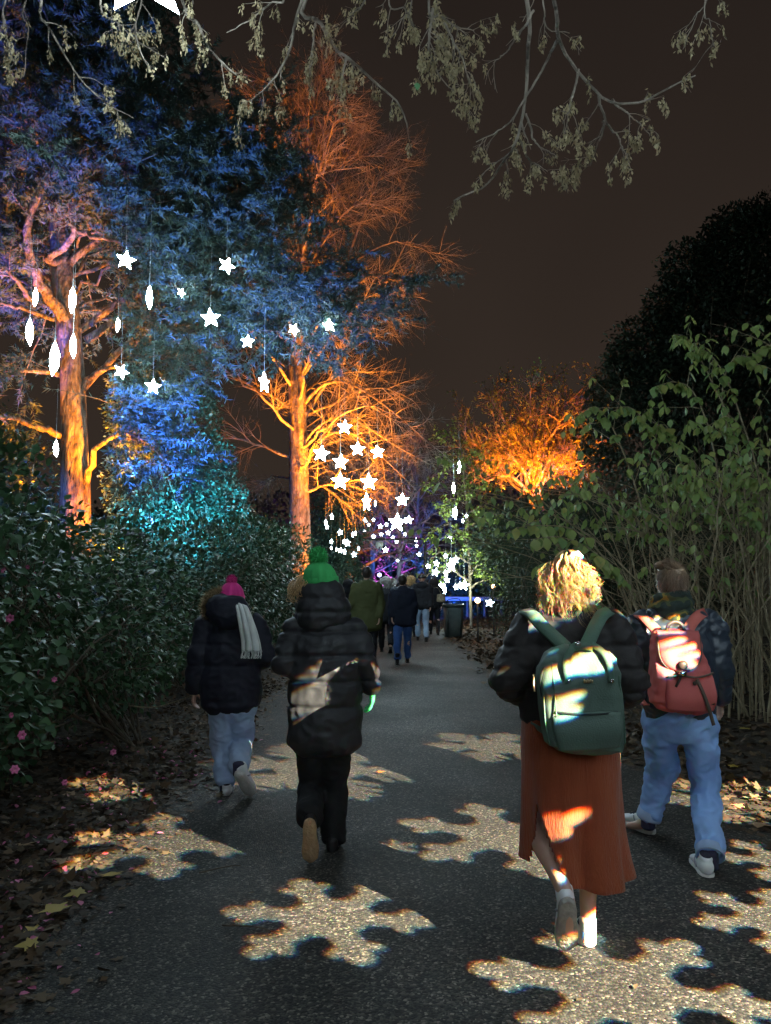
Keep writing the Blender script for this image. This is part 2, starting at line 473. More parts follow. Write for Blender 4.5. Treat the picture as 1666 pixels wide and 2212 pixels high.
def crown(blobs, n, g, thick=0.16, gap=None, seed=1, gscale=2.2):
    C = np.array([b[0] for b in blobs], float); Rr = np.array([b[1] for b in blobs], float)
    a = (Rr.prod(axis=1)) ** (2 / 3); a /= a.sum()
    over = int(n * (2.6 if gap is not None else 1.7))
    i = g.choice(len(blobs), over, p=a)
    d = sphere_dirs(over, g)
    f = 1 - np.abs(g.normal(scale=thick, size=over)) + g.normal(scale=.05, size=over)
    P = C[i] + d * Rr[i] * f[:, None]
    keep = P[:, 2] > 0.12
    for c, r in zip(C, Rr):
        q = (((P - c) / r) ** 2).sum(1)
        keep &= q > (1 - 2.6 * thick) ** 2 * 0.8
    if gap is not None:
        keep &= cnoise(P, gscale, seed) > gap
    P, d = P[keep][:n], d[keep][:n]
    return P, d

def leaves(P, out, g, tmpl, size, width, droop=0.3, upn=0.7, spread=0.8):
    n = len(P)
    d = out + g.normal(scale=spread, size=(n, 3)); d[:, 2] -= droop
    nr = out * (1 - upn) + np.array([0, 0, upn]) + g.normal(scale=.35, size=(n, 3))
    ln = g.uniform(size[0], size[1], n)
    return scatter(tmpl, P, d, nr, ln, ln * width, g.uniform(size=n))

BARK = mat('bark', (0.06, 0.046, 0.034), (0.28, 0.22, 0.16), scale=11, rough=0.92, bump=1.0, bscale=20, stretch=(1, 1, .32), bdist=0.12, detail=8)
PALEBARK = mat('pale_bark', (0.085, 0.068, 0.052), (0.33, 0.28, 0.22), scale=7, rough=0.88, bump=0.9, bscale=18, stretch=(1, 1, .4), bdist=0.10, detail=8)
STEM = mat('shrub_stem', (0.06, 0.05, 0.035), (0.15, 0.12, 0.08), scale=18, rough=0.85, bump=.4)
STRAW = mat('pale_stem', (0.19, 0.155, 0.095), (0.36, 0.30, 0.19), scale=14, rough=0.8, bump=.3)
L_CAM = leaf_mat('camellia_leaf', [(0.028, 0.068, 0.030), (0.052, 0.115, 0.048), (0.038, 0.088, 0.040), (0.070, 0.135, 0.055)], rough=0.44, spec=0.4, trans=0.10)
L_RHO = leaf_mat('laurel_leaf', [(0.020, 0.050, 0.022), (0.038, 0.080, 0.036), (0.028, 0.062, 0.028)], rough=0.42, spec=0.45, trans=0.08)
L_HOL = leaf_mat('holly_leaf', [(0.035, 0.075, 0.05), (0.060, 0.12, 0.075), (0.045, 0.09, 0.06)], rough=0.35, spec=0.55, trans=0.10)
L_CED = leaf_mat('cedar_needles', [(0.05, 0.085, 0.065), (0.085, 0.125, 0.10), (0.065, 0.10, 0.085)], rough=0.6, spec=0.3, trans=0.12)
L_DEU = leaf_mat('deutzia_leaf', [(0.17, 0.25, 0.07), (0.22, 0.31, 0.09), (0.28, 0.34, 0.10), (0.17, 0.28, 0.11), (0.34, 0.34, 0.10)], rough=0.5, spec=0.4, trans=0.25)
L_YEW = leaf_mat('yew_leaf', [(0.022, 0.040, 0.018), (0.040, 0.062, 0.028), (0.030, 0.050, 0.022)], rough=0.55, trans=0.1)
L_OAK = leaf_mat('evergreen_oak_leaf', [(0.020, 0.034, 0.020), (0.034, 0.052, 0.030), (0.026, 0.042, 0.026)], rough=0.5, trans=0.08)
L_LIME = leaf_mat('yellow_green_leaf', [(0.16, 0.24, 0.045), (0.24, 0.30, 0.06), (0.12, 0.19, 0.05)], rough=0.5, trans=0.35)
L_SEED = leaf_mat('seed_bracts', [(0.30, 0.24, 0.13), (0.38, 0.32, 0.19), (0.24, 0.18, 0.10), (0.32, 0.28, 0.16)], rough=0.7, trans=0.25)
L_WOOD = leaf_mat('far_leaf', [(0.03, 0.045, 0.03), (0.05, 0.07, 0.045)], rough=0.7, trans=0.1)

def stems_from(base, tips, g, r0, name, material, parent, k2=5, L2=(.25, .6)):
    m = len(tips)
    base = np.asarray(base, float); tips = np.asarray(tips, float)
    b = base[g.integers(0, len(base), m)] + g.normal(scale=.08, size=(m, 3)) * np.array([1, 1, 0])
    b[:, 2] = -0.03
    t = np.linspace(0, 1, 9)[None, :, None]
    mid = (b + tips) / 2 + np.array([0, 0, .35]) * np.linalg.norm(tips - b, axis=1)[:, None] * .4
    P = (1 - t) ** 2 * b[:, None] + 2 * t * (1 - t) * mid[:, None] + t ** 2 * tips[:, None]
    P[:, 1:] += g.normal(scale=.025, size=P[:, 1:].shape)
    R = r0 * g.uniform(.5, 1.1, m)[:, None] * np.linspace(1, .2, 9)[None]
    parts = [tubes(P, R, 5)]
    if k2:
        Q, S = branch(P, R, k2, .3, .95, (25, 70), L2, 6, (0, 0, .1), .12, r0 * .5, g=g)
        parts.append(tubes(Q, S, 4))
    V, f = merge(parts)
    return link(name, mesh_np(name, V, f), material, parent)

def leaf_shrub(name, label, cat, blobs, n, mat_, tmpl, size, width, seed, stem_r=.018, n_stem=26, gap=None, thick=.16, group=None, singles=0, gscale=2.2, droop=.3, upn=.6, spread=.8):
    g = np.random.default_rng(seed)
    c = np.mean([b[0] for b in blobs], axis=0)
    root = empty(name, (c[0], c[1], 0))
    tag(root, label, cat, group)
    P, d = crown(blobs, n, g, thick, gap, seed, gscale)
    V, f, r = leaves(P, d, g, tmpl, size, width, droop, upn, spread)
    fo = link('foliage', mesh_np('foliage', V, f, False, r), mat_, root)
    fo['kind'] = 'stuff'
    bases = [(b[0][0] + g.normal() * .2, b[0][1] + g.normal() * .2, 0) for b in blobs if b[0][2] < 2.4] or [(c[0], c[1], 0)]
    tips, _ = crown(blobs, n_stem * len(blobs), g, .3)
    stems_from(bases, tips, g, stem_r, 'stem', STEM, root)
    return root, P, d, g

def single_leaves(root, P, D, Nn, size, mats_mesh, name='leaf'):
    """each big leaf an object sharing mesh data"""
    for p, d, nn, s in zip(P, D, Nn, size):
        o = bpy.data.objects.new(name, mats_mesh[random.randrange(len(mats_mesh))])
        d = Vector(d).normalized(); x = d.cross(Vector(nn)).normalized(); z = x.cross(d)
        M = Matrix((x, d, z)).transposed().to_4x4()
        M.translation = Vector(p)
        COL.objects.link(o)
        o.parent = root; o.matrix_parent_inverse = wm(root).inverted()
        o.matrix_basis = M @ Matrix.Diagonal((s, s, s, 1))

def leaf_variants(m, widths, curl):
    out = []
    for w in widths:
        V = np.array([(0, 0, 0), (-.30, .22, .06), (-.42, .45, .07), (-.26, .74, .02), (0, 1, -curl), (.26, .74, .02), (.42, .45, .07), (.30, .22, .06), (0, .22, 0), (0, .45, 0), (0, .74, -.05)], float) * np.array([w, 1, w])
        me = mesh_np('leaf', V, [np.array([(0, 1, 8), (0, 8, 7), (3, 4, 10), (10, 4, 5)]), np.array([(1, 2, 9, 8), (2, 3, 10, 9), (8, 9, 6, 7), (9, 10, 5, 6)])])
        me.materials.append(m)
        out.append(me)
    return out

# --- camellia, near left
cam_blobs = [((-2.95, 4.5, 1.25), (.75, .9, 1.05)), ((-3.1, 5.7, 1.55), (.95, 1.0, 1.15)), ((-3.15, 7.2, 1.25), (1.05, 1.1, 1.0)), ((-3.0, 8.6, 1.3), (.95, .9, .95)),
             ((-3.3, 5.2, 2.35), (.75, .8, .75)), ((-4.2, 7.6, 1.6), (1.1, 1.2, 1.0)), ((-2.6, 7.9, .9), (.6, .7, .65)), ((-2.75, 5.2, .75), (.55, .8, .55))]
cam_root, cP, cD, cg = leaf_shrub('camellia_shrub', 'glossy dark green camellia with pink flowers, nearest shrub at the left edge', 'shrub', cam_blobs, 15500, L_CAM, LEAF8, (.055, .095), .62, 11, gap=-0.75, thick=.2, n_stem=12)
sel = np.where((cP[:, 1] < 9) & (np.abs(cP[:, 0]) < cP[:, 1] * .5 + .2) & (cD[:, 1] < .15))[0]
sel = sel[np.argsort(cP[sel, 1])][:900:3]
single_leaves(cam_root, cP[sel] + cD[sel] * .05, cD[sel] + cg.normal(scale=.7, size=(len(sel), 3)) - np.array([0, 0, .3]), np.array([0, -.4, .8]) + cg.normal(scale=.4, size=(len(sel), 3)), cg.uniform(.065, .10, len(sel)), leaf_variants(L_CAM, (1.0, 1.15, .9), .08))
# pink flowers on it
FLOWER = mat('camellia_flower', (0.55, 0.09, 0.25), (0.72, 0.22, 0.40), scale=25, rough=.55)
def flower_mesh():
    parts = []
    for ring, (k, rr, up, s) in enumerate([(6, .020, .2, .055), (5, .010, .8, .042), (4, .004, 1.6, .03)]):
        for i in range(k):
            a = i * 2 * math.pi / k + ring * .5
            d = np.array([[math.cos(a), math.sin(a), up]]); nr = np.array([[-math.cos(a) * up, -math.sin(a) * up, 1.0]])
            V, f, _ = scatter(LEAF8, d * np.array([rr, rr, 0]), d, nr, s, s * 1.1)
            parts.append((V, f))
    V, f = merge(parts)
    me = mesh_np('flower', V, f)
    me.materials.append(FLOWER)
    return me
fm = flower_mesh()
for (x, y, Y, s) in [(22, 1336, 5.0, 1.0), (128, 1285, 6.0, .8), (8, 1232, 5.2, .8), (48, 1588, 4.7, 1.0), (245, 1625, 6.2, .9), (32, 1662, 4.5, .9), (118, 1468, 5.4, .7), (84, 1452, 5.5, .6), (95, 1215, 6.0, .5), (60, 1225, 6.0, .6), (25, 1545, 4.7, .6), (140, 1690, 5.2, .7), (75, 1240, 5.8, .5)]:
    o = bpy.data.objects.new('flower', fm)
    COL.objects.link(o); o.parent = cam_root; o.matrix_parent_inverse = wm(cam_root).inverted()
    o.location = px(x, y, Y); o.rotation_euler = (random.uniform(.9, 1.7), random.uniform(-.4, .4), random.uniform(-.8, .8)); s *= .42; o.scale = (s, s, s)
# bare twig reaching out over the litter
V, f = one_tube([px(250, 1520, 7.6), px(330, 1528, 7.5), px(400, 1508, 7.4), px(432, 1490, 7.3)], [.007, .006, .004, .002], 20, 5)
link('stem', mesh_np('stem', V, f), STRAW, cam_root)

# --- laurel hedge behind it
rho = [((-3.3, 10.4, 1.25), (1.15, 1.0, 1.15)), ((-3.0, 12.0, 1.35), (1.15, 1.2, 1.2)), ((-2.75, 13.8, 1.45), (1.05, 1.1, 1.25)), ((-4.7, 10.2, 1.4), (1.3, 1.2, 1.05)), ((-4.6, 12.4, 1.35), (1.3, 1.3, 1.15)), ((-2.6, 15.4, 1.6), (1.0, 1.1, 1.3)), ((-6.4, 11.2, 1.5), (1.4, 1.3, 1.1))]
leaf_shrub('laurel_shrub', 'dark evergreen laurel bank behind the two walkers in bobble hats', 'shrub', rho, 26000, L_RHO, LEAF2, (.06, .11), .5, 12, gap=-.9, thick=.18, n_stem=8)
leaf_shrub('laurel_shrub', 'dark laurel between the second orange trunk and the far lights', 'shrub', [((-2.5, 18.5, 1.5), (1.1, 1.2, 1.5)), ((-3.3, 20.5, 1.5), (1.3, 1.2, 1.6)), ((-2.3, 21.0, 1.3), (.8, 1.1, 1.3))], 9000, L_RHO, LEAF2, (.07, .13), .5, 13, gap=-.9)

# --- holly trees lit teal and blue
hol = [((-4.5, 17.2, 2.0), (1.8, 1.3, 1.4)), ((-4.8, 17.2, 3.6), (1.3, 1.2, 1.3)), ((-4.4, 17.2, 4.9), (.8, .9, 1.1)), ((-3.4, 17.4, 2.1), (.9, 1.0, 1.1)), ((-5.4, 17.2, 5.2), (.7, .8, 1.0)), ((-3.85, 17.2, 3.9), (.6, .6, 1.0)), ((-3.3, 17.0, 3.1), (.4, .5, .6)), ((-4.1, 17.2, 5.9), (.4, .4, .8)), ((-5.0, 17.2, 6.2), (.45, .45, .8))]
leaf_shrub('holly_tree', 'bushy holly glowing teal and blue right of the near orange trunk', 'tree', hol, 26000, L_HOL, LEAF2, (.06, .11), .6, 14, gap=-.7, thick=.22, stem_r=.04, n_stem=12)
hol2 = [((-7.2, 15.0, 2.0), (1.5, 1.2, 1.5)), ((-7.9, 15.0, 3.6), (1.4, 1.2, 1.5)), ((-6.4, 14.8, 1.9), (.9, .9, 1.2))]
leaf_shrub('holly_tree', 'green holly at the left edge, left of the near orange trunk', 'tree', hol2, 11000, L_HOL, LEAF2, (.06, .11), .6, 15, gap=-.7, thick=.22, stem_r=.03, n_stem=10)

# --- cedar with the near orange trunk
g = np.random.default_rng(21)
cedar = tag(empty('cedar_tree', (-5.45, 14, 0)), 'big spreading cedar, orange lit trunk with blue foliage overhead', 'tree')
tr_pts = [px(165, 1250, 14), px(163, 1085, 14), px(160, 900, 14), px(148, 700, 14.05), px(135, 560, 14.1), px(120, 380, 14.2), px(118, 180, 14.3), px(125, -40, 14.3)]
tr_pts[0].z = -0.05
V, f = one_tube(tr_pts, [.36, .26, .22, .205, .185, .16, .13, .07], 90, 20)
nrm = np.stack([cnoise(V * np.array([7, 7, .8]), 1.2, 3)], 1)
ctr = np.stack([np.interp(V[:, 2], [p.z for p in tr_pts], [p.x for p in tr_pts]), np.interp(V[:, 2], [p.z for p in tr_pts], [p.y for p in tr_pts]), V[:, 2]], 1)
V = V + (V - ctr) * (nrm * .09 + .05 * cnoise(V * np.array([16, 16, 2.2]), 1.0, 8)[:, None])
link('trunk', mesh_np('trunk', V, f), BARK, cedar)
tz = np.array([p.z for p in tr_pts]); txy = np.array([(p.x, p.y) for p in tr_pts])
def on_trunk(z): return np.array([np.interp(z, tz, txy[:, 0]), np.interp(z, tz, txy[:, 1]), z])
# limbs seen in the photograph
hand = [([(150, 700, 14), (105, 640, 13.6), (75, 590, 13.2), (60, 470, 12.8), (140, 330, 12.6)], .13), ([(150, 560, 14.1), (105, 560, 13.6), (160, 505, 13.2), (150, 470, 13), (130, 420, 12.9)], .08),
        ([(130, 810, 14), (95, 802, 13.5), (40, 800, 13), (-40, 806, 12.5)], .06), ([(140, 945, 14), (85, 920, 13.4), (30, 905, 13), (-60, 890, 12.4)], .07),
        ([(185, 820, 14), (225, 800, 13.6), (262, 786, 13.3), (300, 770, 13)], .05), ([(185, 735, 14), (250, 690, 14.2), (300, 620, 14.5), (340, 540, 14.8)], .08),
        ([(75, 660, 13.7), (40, 610, 13), (-20, 560, 12.5)], .05), ([(0, 655, 13), (40, 665, 13.3), (120, 690, 14)][::-1], .045),
        ([(165, 500, 13.2), (240, 520, 12.8), (330, 540, 12.5)], .045)]
parts = []
LP, LR = [], []
for pts, r in hand:
    P = spline([px(*q) for q in pts], 14); P[1:] += g.normal(scale=.02, size=P[1:].shape)
    LP.append(P); LR.append(np.linspace(r, r * .35, 14))
# the rest of the limbs all round
for i in range(64):
    z = 6.0 + 7.2 * (i / 64) ** .9
    az = i * 2.39996 + g.normal() * .3
    reach = np.interp(z, [3, 4.5, 6.5, 9, 11, 13], [2.4, 4.6, 6.4, 5.8, 4.0, 1.6]) * g.uniform(.75, 1.08)
    if math.cos(az) > .3: reach *= .68
    if z < 7.5 and math.sin(az) < -.2 and abs(math.cos(az)) < .75: az += 2.2
    b = on_trunk(z)
    h = np.array([math.cos(az), math.sin(az) * .8, 0])
    mid = b + h * reach * .5 + np.array([0, 0, .10 * reach + g.normal() * .2])
    tip = b + h * reach + np.array([0, 0, -.02 * reach + g.normal() * .3])
    P = spline([b, b + h * reach * .2 + np.array([0, 0, .08 * reach]), mid, tip], 14)
    P[1:] += g.normal(scale=.05, size=P[1:].shape)
    LP.append(P); LR.append(np.linspace(.02 + .018 * reach / 6, .007, 14))
# limbs reaching over to the right, high above the path side
mains = []
for (x, y, Y) in [(480, 720, 13.4), (670, 590, 13.6), (600, 430, 13.4), (520, 330, 13.6), (300, 960, 13.0)]:
    tip = np.array(px(x, y, Y)); b = on_trunk(max(2.9, tip[2] - 1.0))
    P = spline([b, b * .7 + tip * .3 + np.array([0, 0, .5]), b * .3 + tip * .7 + np.array([0, 0, .45]), tip], 14)
    P[1:] += g.normal(scale=.05, size=P[1:].shape)
    mains.append(P); LP.append(P); LR.append(np.linspace(.075, .012, 14))
for (x, y, Y) in [(660, 740, 13.2), (790, 690, 13.4), (640, 640, 12.6), (590, 420, 12.8), (540, 330, 13), (480, 380, 12.5), (520, 560, 12.8), (420, 660, 13), (440, 500, 12.6), (600, 330, 15), (560, 700, 14.6), (370, 1012, 12.6), (330, 880, 12.8), (390, 770, 13), (340, 330, 12.2), (300, 440, 12), (380, 580, 13.4)]:
    tip = np.array(px(x, y, Y))
    # side limbs leave the nearest of the few main limbs
    d_, b = min(((float(np.linalg.norm(q - tip)), tuple(q)) for M in mains for q in M[4:11]))
    b = np.array(b)
    P = spline([b, b * .65 + tip * .35 + np.array([0, 0, .25]), b * .3 + tip * .7 + np.array([0, 0, .22]), tip], 14)
    P[1:] += g.normal(scale=.05, size=P[1:].shape)
    LP.append(P); LR.append(np.linspace(.030, .007, 14))
LP = np.array(LP); LR = np.array(LR)
# each limb is a part of its own
nh = len(hand)
for P, R in zip(LP[:nh + 64 + 30], LR):
    V, f = tubes(P[None], R[None], 7)
    link('limb', mesh_np('limb', V, f), BARK, cedar)
S1, R1 = branch(LP[nh:], LR[nh:], 13, .22, 1.0, (35, 75), (.9, 2.1), 8, (0, 0, -.12), .07, .018, pw=.7, g=g, flat=.22)
S1b, R1b = branch(LP[:nh], LR[:nh], 5, .6, 1.0, (30, 70), (.6, 1.4), 8, (0, 0, -.12), .07, .014, pw=.7, g=g, flat=.3)
S1 = np.concatenate([S1, S1b]); R1 = np.concatenate([R1, R1b])
S2, R2 = branch(S1, R1, 9, .12, 1.0, (35, 65), (.28, .75), 3, (0, 0, -.15), .08, .007, pw=.6, g=g, flat=.3)
def clear_of_trunk(S):      # the side of the trunk towards the path carries no sprays
    c = S[:, -1]; xx = CX + FOC * c[:, 0] / c[:, 1]; yy = 1250 - FOC * (c[:, 2] - CAM_H) / c[:, 1]
    c2 = S[:, 0]; x2 = CX + FOC * c2[:, 0] / c2[:, 1]; y2_ = 1250 - FOC * (c2[:, 2] - CAM_H) / c2[:, 1]
    inn = lambda x, y, Y: (x > 88) & (x < 222) & (y > 500) & (y < 1120) & (Y < 14.4)
    return ~(inn(xx, yy, c[:, 1]) | inn(x2, y2_, c2[:, 1]))
k1 = clear_of_trunk(S1); S1, R1 = S1[k1], R1[k1]
k2_ = clear_of_trunk(S2); S2, R2 = S2[k2_], R2[k2_]
V, f = merge([tubes(S1, R1, 3), tubes(S2, R2, 3)])
link('twig', mesh_np('twig', V, f), BARK, cedar)['kind'] = 'stuff'
# needles along the twigs
def needles(S, per, ln, wd, g, flat=.5):
    m, n, _ = S.shape
    i = np.repeat(np.arange(m), per); t = g.uniform(.05, 1, len(i)) * (n - 1); j = np.minimum(t.astype(int), n - 2); fr = (t - j)[:, None]
    p = S[i, j] * (1 - fr) + S[i, j + 1] * fr; tn = unit(S[i, j + 1] - S[i, j])
    pr = np.cross(tn, g.normal(size=tn.shape)); pr[:, 2] *= flat; pr = unit(pr)
    d = tn * .7 + pr
    ll = g.uniform(ln[0], ln[1], len(i))
    return scatter(NEEDLE, p, d, np.array([0, 0, 1.]) + g.normal(scale=.5, size=d.shape), ll, wd, np.repeat(g.uniform(size=m), per))
V1, f1, r1 = needles(S2, 34, (.07, .14), .028, g)
V2, f2, r2 = needles(S1, 36, (.07, .14), .028, g)
V, f = merge([(V1, f1), (V2, f2)])
fo = link('foliage', mesh_np('foliage', V, f, False, np.concatenate([r1, r2])), L_CED, cedar); fo['kind'] = 'stuff'

# --- bare beech with the second orange trunk
g = np.random.default_rng(22)
def bare_tree(name, label, trunk, trunk_r, prim, seed, bark, k2=9, k3=7, L2=(1.0, 2.4), L3=(.4, 1.0), grav=(0, 0, -.1), k4=0, r2=.022, r3=.009, sides=12, wander=.08):
    g = np.random.default_rng(seed)
    root = tag(empty(name, (trunk[0][0], trunk[0][1], 0)), label, 'tree')
    V, f = one_tube(trunk, trunk_r, 60, sides)
    V = V + unit(V - V.mean(0)) * np.array([1, 1, 0]) * (cnoise(V * np.array([7, 7, 1.2]), 1.0, seed) * .05 * trunk_r[0])[:, None]
    link('trunk', mesh_np('trunk', V, f), bark, root)
    P = np.array([p for p, r in prim]); R = np.array([r for p, r in prim])
    for p, r in zip(P, R):
        V, f = tubes(p[None], r[None], 7)
        link('limb', mesh_np('limb', V, f), bark, root)
    S1, R1 = branch(P, R, k2, .2, 1.0, (25, 60), L2, 8, grav, wander, r2, pw=.6, g=g)
    S2, R2 = branch(S1, R1, k3, .15, 1.0, (25, 60), L3, 6, grav, wander * 1.2, r3, pw=.5, g=g)
    ps = [tubes(S1, R1, 4), tubes(S2, R2, 3)]
    S3 = None
    if k4:
        S3, R3 = branch(S2, R2, k4, .2, 1.0, (25, 60), (L3[0] * .5, L3[1] * .5), 3, grav, wander, r3 * .5, g=g)
        ps.append(tubes(S3, R3, 3))
    V, f = merge(ps)
    link('twig', mesh_np('twig', V, f), bark, root)['kind'] = 'stuff'
    return root, S1, S2, S3

def primaries(trunk, n, z0, z1, reach, rise, g, r0, bias=None, droop=.0):
    t = np.array([tuple(p) for p in trunk]); out = []
    for i in range(n):
        z = z0 + (z1 - z0) * (i + g.uniform(0, 1)) / n
        b = np.array([np.interp(z, t[:, 2], t[:, 0]), np.interp(z, t[:, 2], t[:, 1]), z])
        az = i * 2.39996 + g.normal() * .25
        h = np.array([math.cos(az), math.sin(az), 0])
        u = (i + .5) / n
        L = reach(u) * g.uniform(.75, 1.1)
        rs = rise(u)
        P = spline([b, b + h * L * .3 + np.array([0, 0, rs * L * .45]), b + h * L * .65 + np.array([0, 0, rs * L * .8]), b + h * L + np.array([0, 0, (rs * .85 - droop) * L])], 12)
        P[1:] += g.normal(scale=.03 * L / 3, size=P[1:].shape)
        out.append((P, np.linspace(r0 * (1.1 - .6 * u), r0 * .18, 12)))
    return out
btr = [px(650, 1250, 25), px(648, 1130, 25), px(645, 1000, 25), px(643, 880, 25), px(640, 760, 25.1), px(650, 600, 25.2), px(665, 420, 25.4), px(680, 200, 25.6)]
btr[0].z = -.05
prim = primaries(btr, 46, 4.2, 16.5, lambda u: np.interp(u, [0, .25, .6, 1], [3.6, 5.2, 4.2, 1.5]), lambda u: np.interp(u, [0, .3, 1], [.12, .55, 1.1]), g, .055, droop=.12)
# the limbs that show against the dark to the right
for pts, r in [([(660, 870, 25), (700, 830, 24.6), (760, 830, 24.2), (850, 890, 23.6), (930, 960, 23)], .10), ([(660, 900, 25), (690, 850, 24.8), (740, 780, 24.6), (820, 640, 24.4), (880, 520, 24.2)], .09),
               ([(655, 1000, 25), (700, 945, 24.5), (760, 935, 24), (840, 1000, 23.4), (900, 1060, 23)], .08), ([(655, 960, 25), (690, 920, 24.6), (750, 900, 24.2), (850, 960, 23.8), (940, 1010, 23.4)], .07),
               ([(650, 780, 25), (720, 640, 25), (780, 480, 25), (830, 360, 25)], .09), ([(655, 700, 25.2), (700, 500, 25.2), (740, 360, 25.2), (770, 290, 25.2)], .07)]:
    P = spline([px(*q) for q in pts], 12); prim.append((P, np.linspace(r * .68, r * .14, 12)))
bare_tree('beech_tree', 'tall bare tree with orange lit trunk and fanning branches, centre left', btr, [.42, .33, .30, .28, .25, .20, .14, .05], prim, 23, PALEBARK, k2=13, k3=11, k4=2, L2=(.9, 2.4), L3=(.4, 1.2), r2=.017, r3=.007)

# --- orange lit crooked tree on the right, far side of the shrubs
g = np.random.default_rng(24)
otr = [px(1165, 1300, 29), px(1165, 1120, 29), px(1150, 1030, 29)]
otr[0].z = -.05
prim = []
for (x, y, dY) in [(1005, 880, 1), (1050, 840, -1), (1100, 812, 1), (1150, 830, -1.5), (1190, 820, .5), (1240, 850, 1.5), (1270, 900, -1), (1040, 960, -1.5), (1000, 930, 0), (1230, 960, 0), (1110, 900, 2), (1180, 890, -2), (1140, 970, -2), (1080, 1000, 1.5), (1210, 1000, -1), (1290, 840, 2), (1070, 920, -2), (1250, 1010, 2), (1300, 890, 0), (1310, 940, 1), (1285, 985, -1), (1270, 830, 0), (1020, 1000, 0)]:
    a = np.array(otr[-1]) + g.normal(scale=.15, size=3) - np.array([0, 0, g.uniform(0, .8)]); b = np.array(px(x, y, 29 + dY))
    P = spline([a, a * .6 + b * .4 + g.normal(scale=.35, size=3), a * .3 + b * .7 + g.normal(scale=.3, size=3), b], 12)
    prim.append((P, np.linspace(.075, .02, 12)))
ot, o1, o2, o3 = bare_tree('crooked_tree', 'orange lit crooked tree against the brown sky on the right', otr, [.3, .24, .2], prim, 25, PALEBARK, k2=17, k3=9, L2=(.6, 1.7), L3=(.3, .9), grav=(0, 0, .15), r2=.022, r3=.011, wander=.2)
Vv, ff, rr = needles(o2, 2, (.08, .15), .06, g, 1.0)
fo = link('foliage', mesh_np('foliage', Vv, ff, False, rr), L_LIME, ot); fo['kind'] = 'stuff'

# --- yellow-green leafy tree lit by the far stars and an added flood lamp
g = np.random.default_rng(26)
ytr = [px(1018, 1300, 26), px(1012, 1150, 26), px(1000, 1000, 26), px(990, 930, 26)]
ytr[0].z = -.05
prim = primaries(ytr, 26, 1.2, 6.2, lambda u: np.interp(u, [0, 1], [1.7, .7]), lambda u: .35, g, .035, droop=.2)
yt, y1, y2, _ = bare_tree('young_tree', 'slender tree with lit yellow green leaves beside the star cluster', ytr, [.05, .045, .035, .02], prim, 27, BARK, k2=6, k3=4, L2=(.4, 1.0), L3=(.2, .5), r2=.012, r3=.006)
Vv, ff, rr = needles(np.concatenate([y2, y1[:, :6]])[::2], 7, (.08, .15), .09, g, 1.0)
V8, f8, r8 = scatter(LEAF2, Vv[::3], unit(g.normal(size=(len(Vv[::3]), 3)) - np.array([0, 0, .6])), np.array([0, 0, 1.]) + g.normal(scale=.5, size=(len(Vv[::3]), 3)), g.uniform(.09, .16, len(Vv[::3])), .075, g.uniform(size=len(Vv[::3])))
fo = link('foliage', mesh_np('foliage', V8, f8, False, r8), L_LIME, yt); fo['kind'] = 'stuff'

# --- arching leafy shrub on the right
g = np.random.default_rng(31)
deu = tag(empty('arching_shrub', (4.6, 10, 0)), 'tall shrub of arching pale stems with drooping green leaves on the right', 'shrub')
m = 270
bx = np.stack([g.uniform(3.0, 7.6, m), g.uniform(8.6, 11.2, m), np.full(m, -.03)], 1)
lean = np.stack([g.normal(scale=1.25, size=m) - .35 * np.clip(4.5 - bx[:, 0], -1, 2), g.normal(scale=.55, size=m) - .25, np.zeros(m)], 1)
ht = g.uniform(1.9, 3.9, m)
t = np.linspace(0, 1, 14)[None, :, None]
SP = bx[:, None] + lean[:, None] * (t ** 1.6) * 1.0 + np.array([0, 0, 1.]) * (ht[:, None, None] * (1.25 * t - .45 * t ** 3))
SP[:, 1:] += np.cumsum(g.normal(scale=.018, size=SP[:, 1:].shape), axis=1)
# the long plumes that stand out
pl = [([(1600, 1480, 9.6), (1620, 1200, 9.4), (1590, 950, 9.2), (1540, 830, 9.0), (1490, 735, 8.9), (1455, 722, 8.8)]), ([(1640, 1480, 9.4), (1650, 1100, 9.2), (1600, 900, 9), (1560, 800, 8.9), (1520, 755, 8.8), (1490, 760, 8.7)]),
      ([(1560, 1480, 9.5), (1560, 1150, 9.3), (1540, 960, 9.1), (1500, 850, 9), (1460, 825, 8.9), (1415, 835, 8.8)]), ([(1660, 1480, 9), (1690, 1000, 8.9), (1690, 800, 8.8), (1660, 745, 8.7), (1620, 780, 8.6)]),
      ([(1450, 1450, 9.4), (1400, 1150, 9.1), (1340, 960, 8.9), (1290, 880, 8.8), (1250, 900, 8.7)]), ([(1470, 1450, 9.2), (1440, 1100, 9), (1400, 930, 8.8), (1360, 880, 8.7), (1320, 890, 8.6)]),
      ([(1390, 1400, 8.6), (1320, 1230, 8.3), (1250, 1150, 8.1), (1180, 1135, 8.0), (1115, 1140, 7.9)]), ([(1400, 1420, 8.4), (1340, 1260, 8.2), (1280, 1190, 8.0), (1210, 1160, 7.9), (1150, 1165, 7.8)]), ([(1410, 1420, 8.3), (1360, 1280, 8.1), (1320, 1220, 8.0), (1290, 1200, 7.9)]),
      ([(1520, 1460, 9.4), (1500, 1150, 9.2), (1470, 1000, 9.0), (1440, 920, 8.9), (1400, 930, 8.8)]), ([(1640, 1480, 9.6), (1640, 1150, 9.4), (1620, 980, 9.2), (1580, 900, 9.1), (1530, 920, 9)]), ([(1600, 1480, 9.6), (1580, 1000, 9.4), (1560, 850, 9.2), (1590, 770, 9.1), (1640, 790, 9.0)])]
PLP = np.array([spline([px(*q) for q in p], 14) for p in pl])
PLP[:, 0, 2] = 0
SR = .011 * g.uniform(.5, 1.5, m)[:, None] * np.linspace(1, .25, 14)[None]
PR = .013 * np.linspace(1, .25, 14)[None].repeat(len(pl), 0)
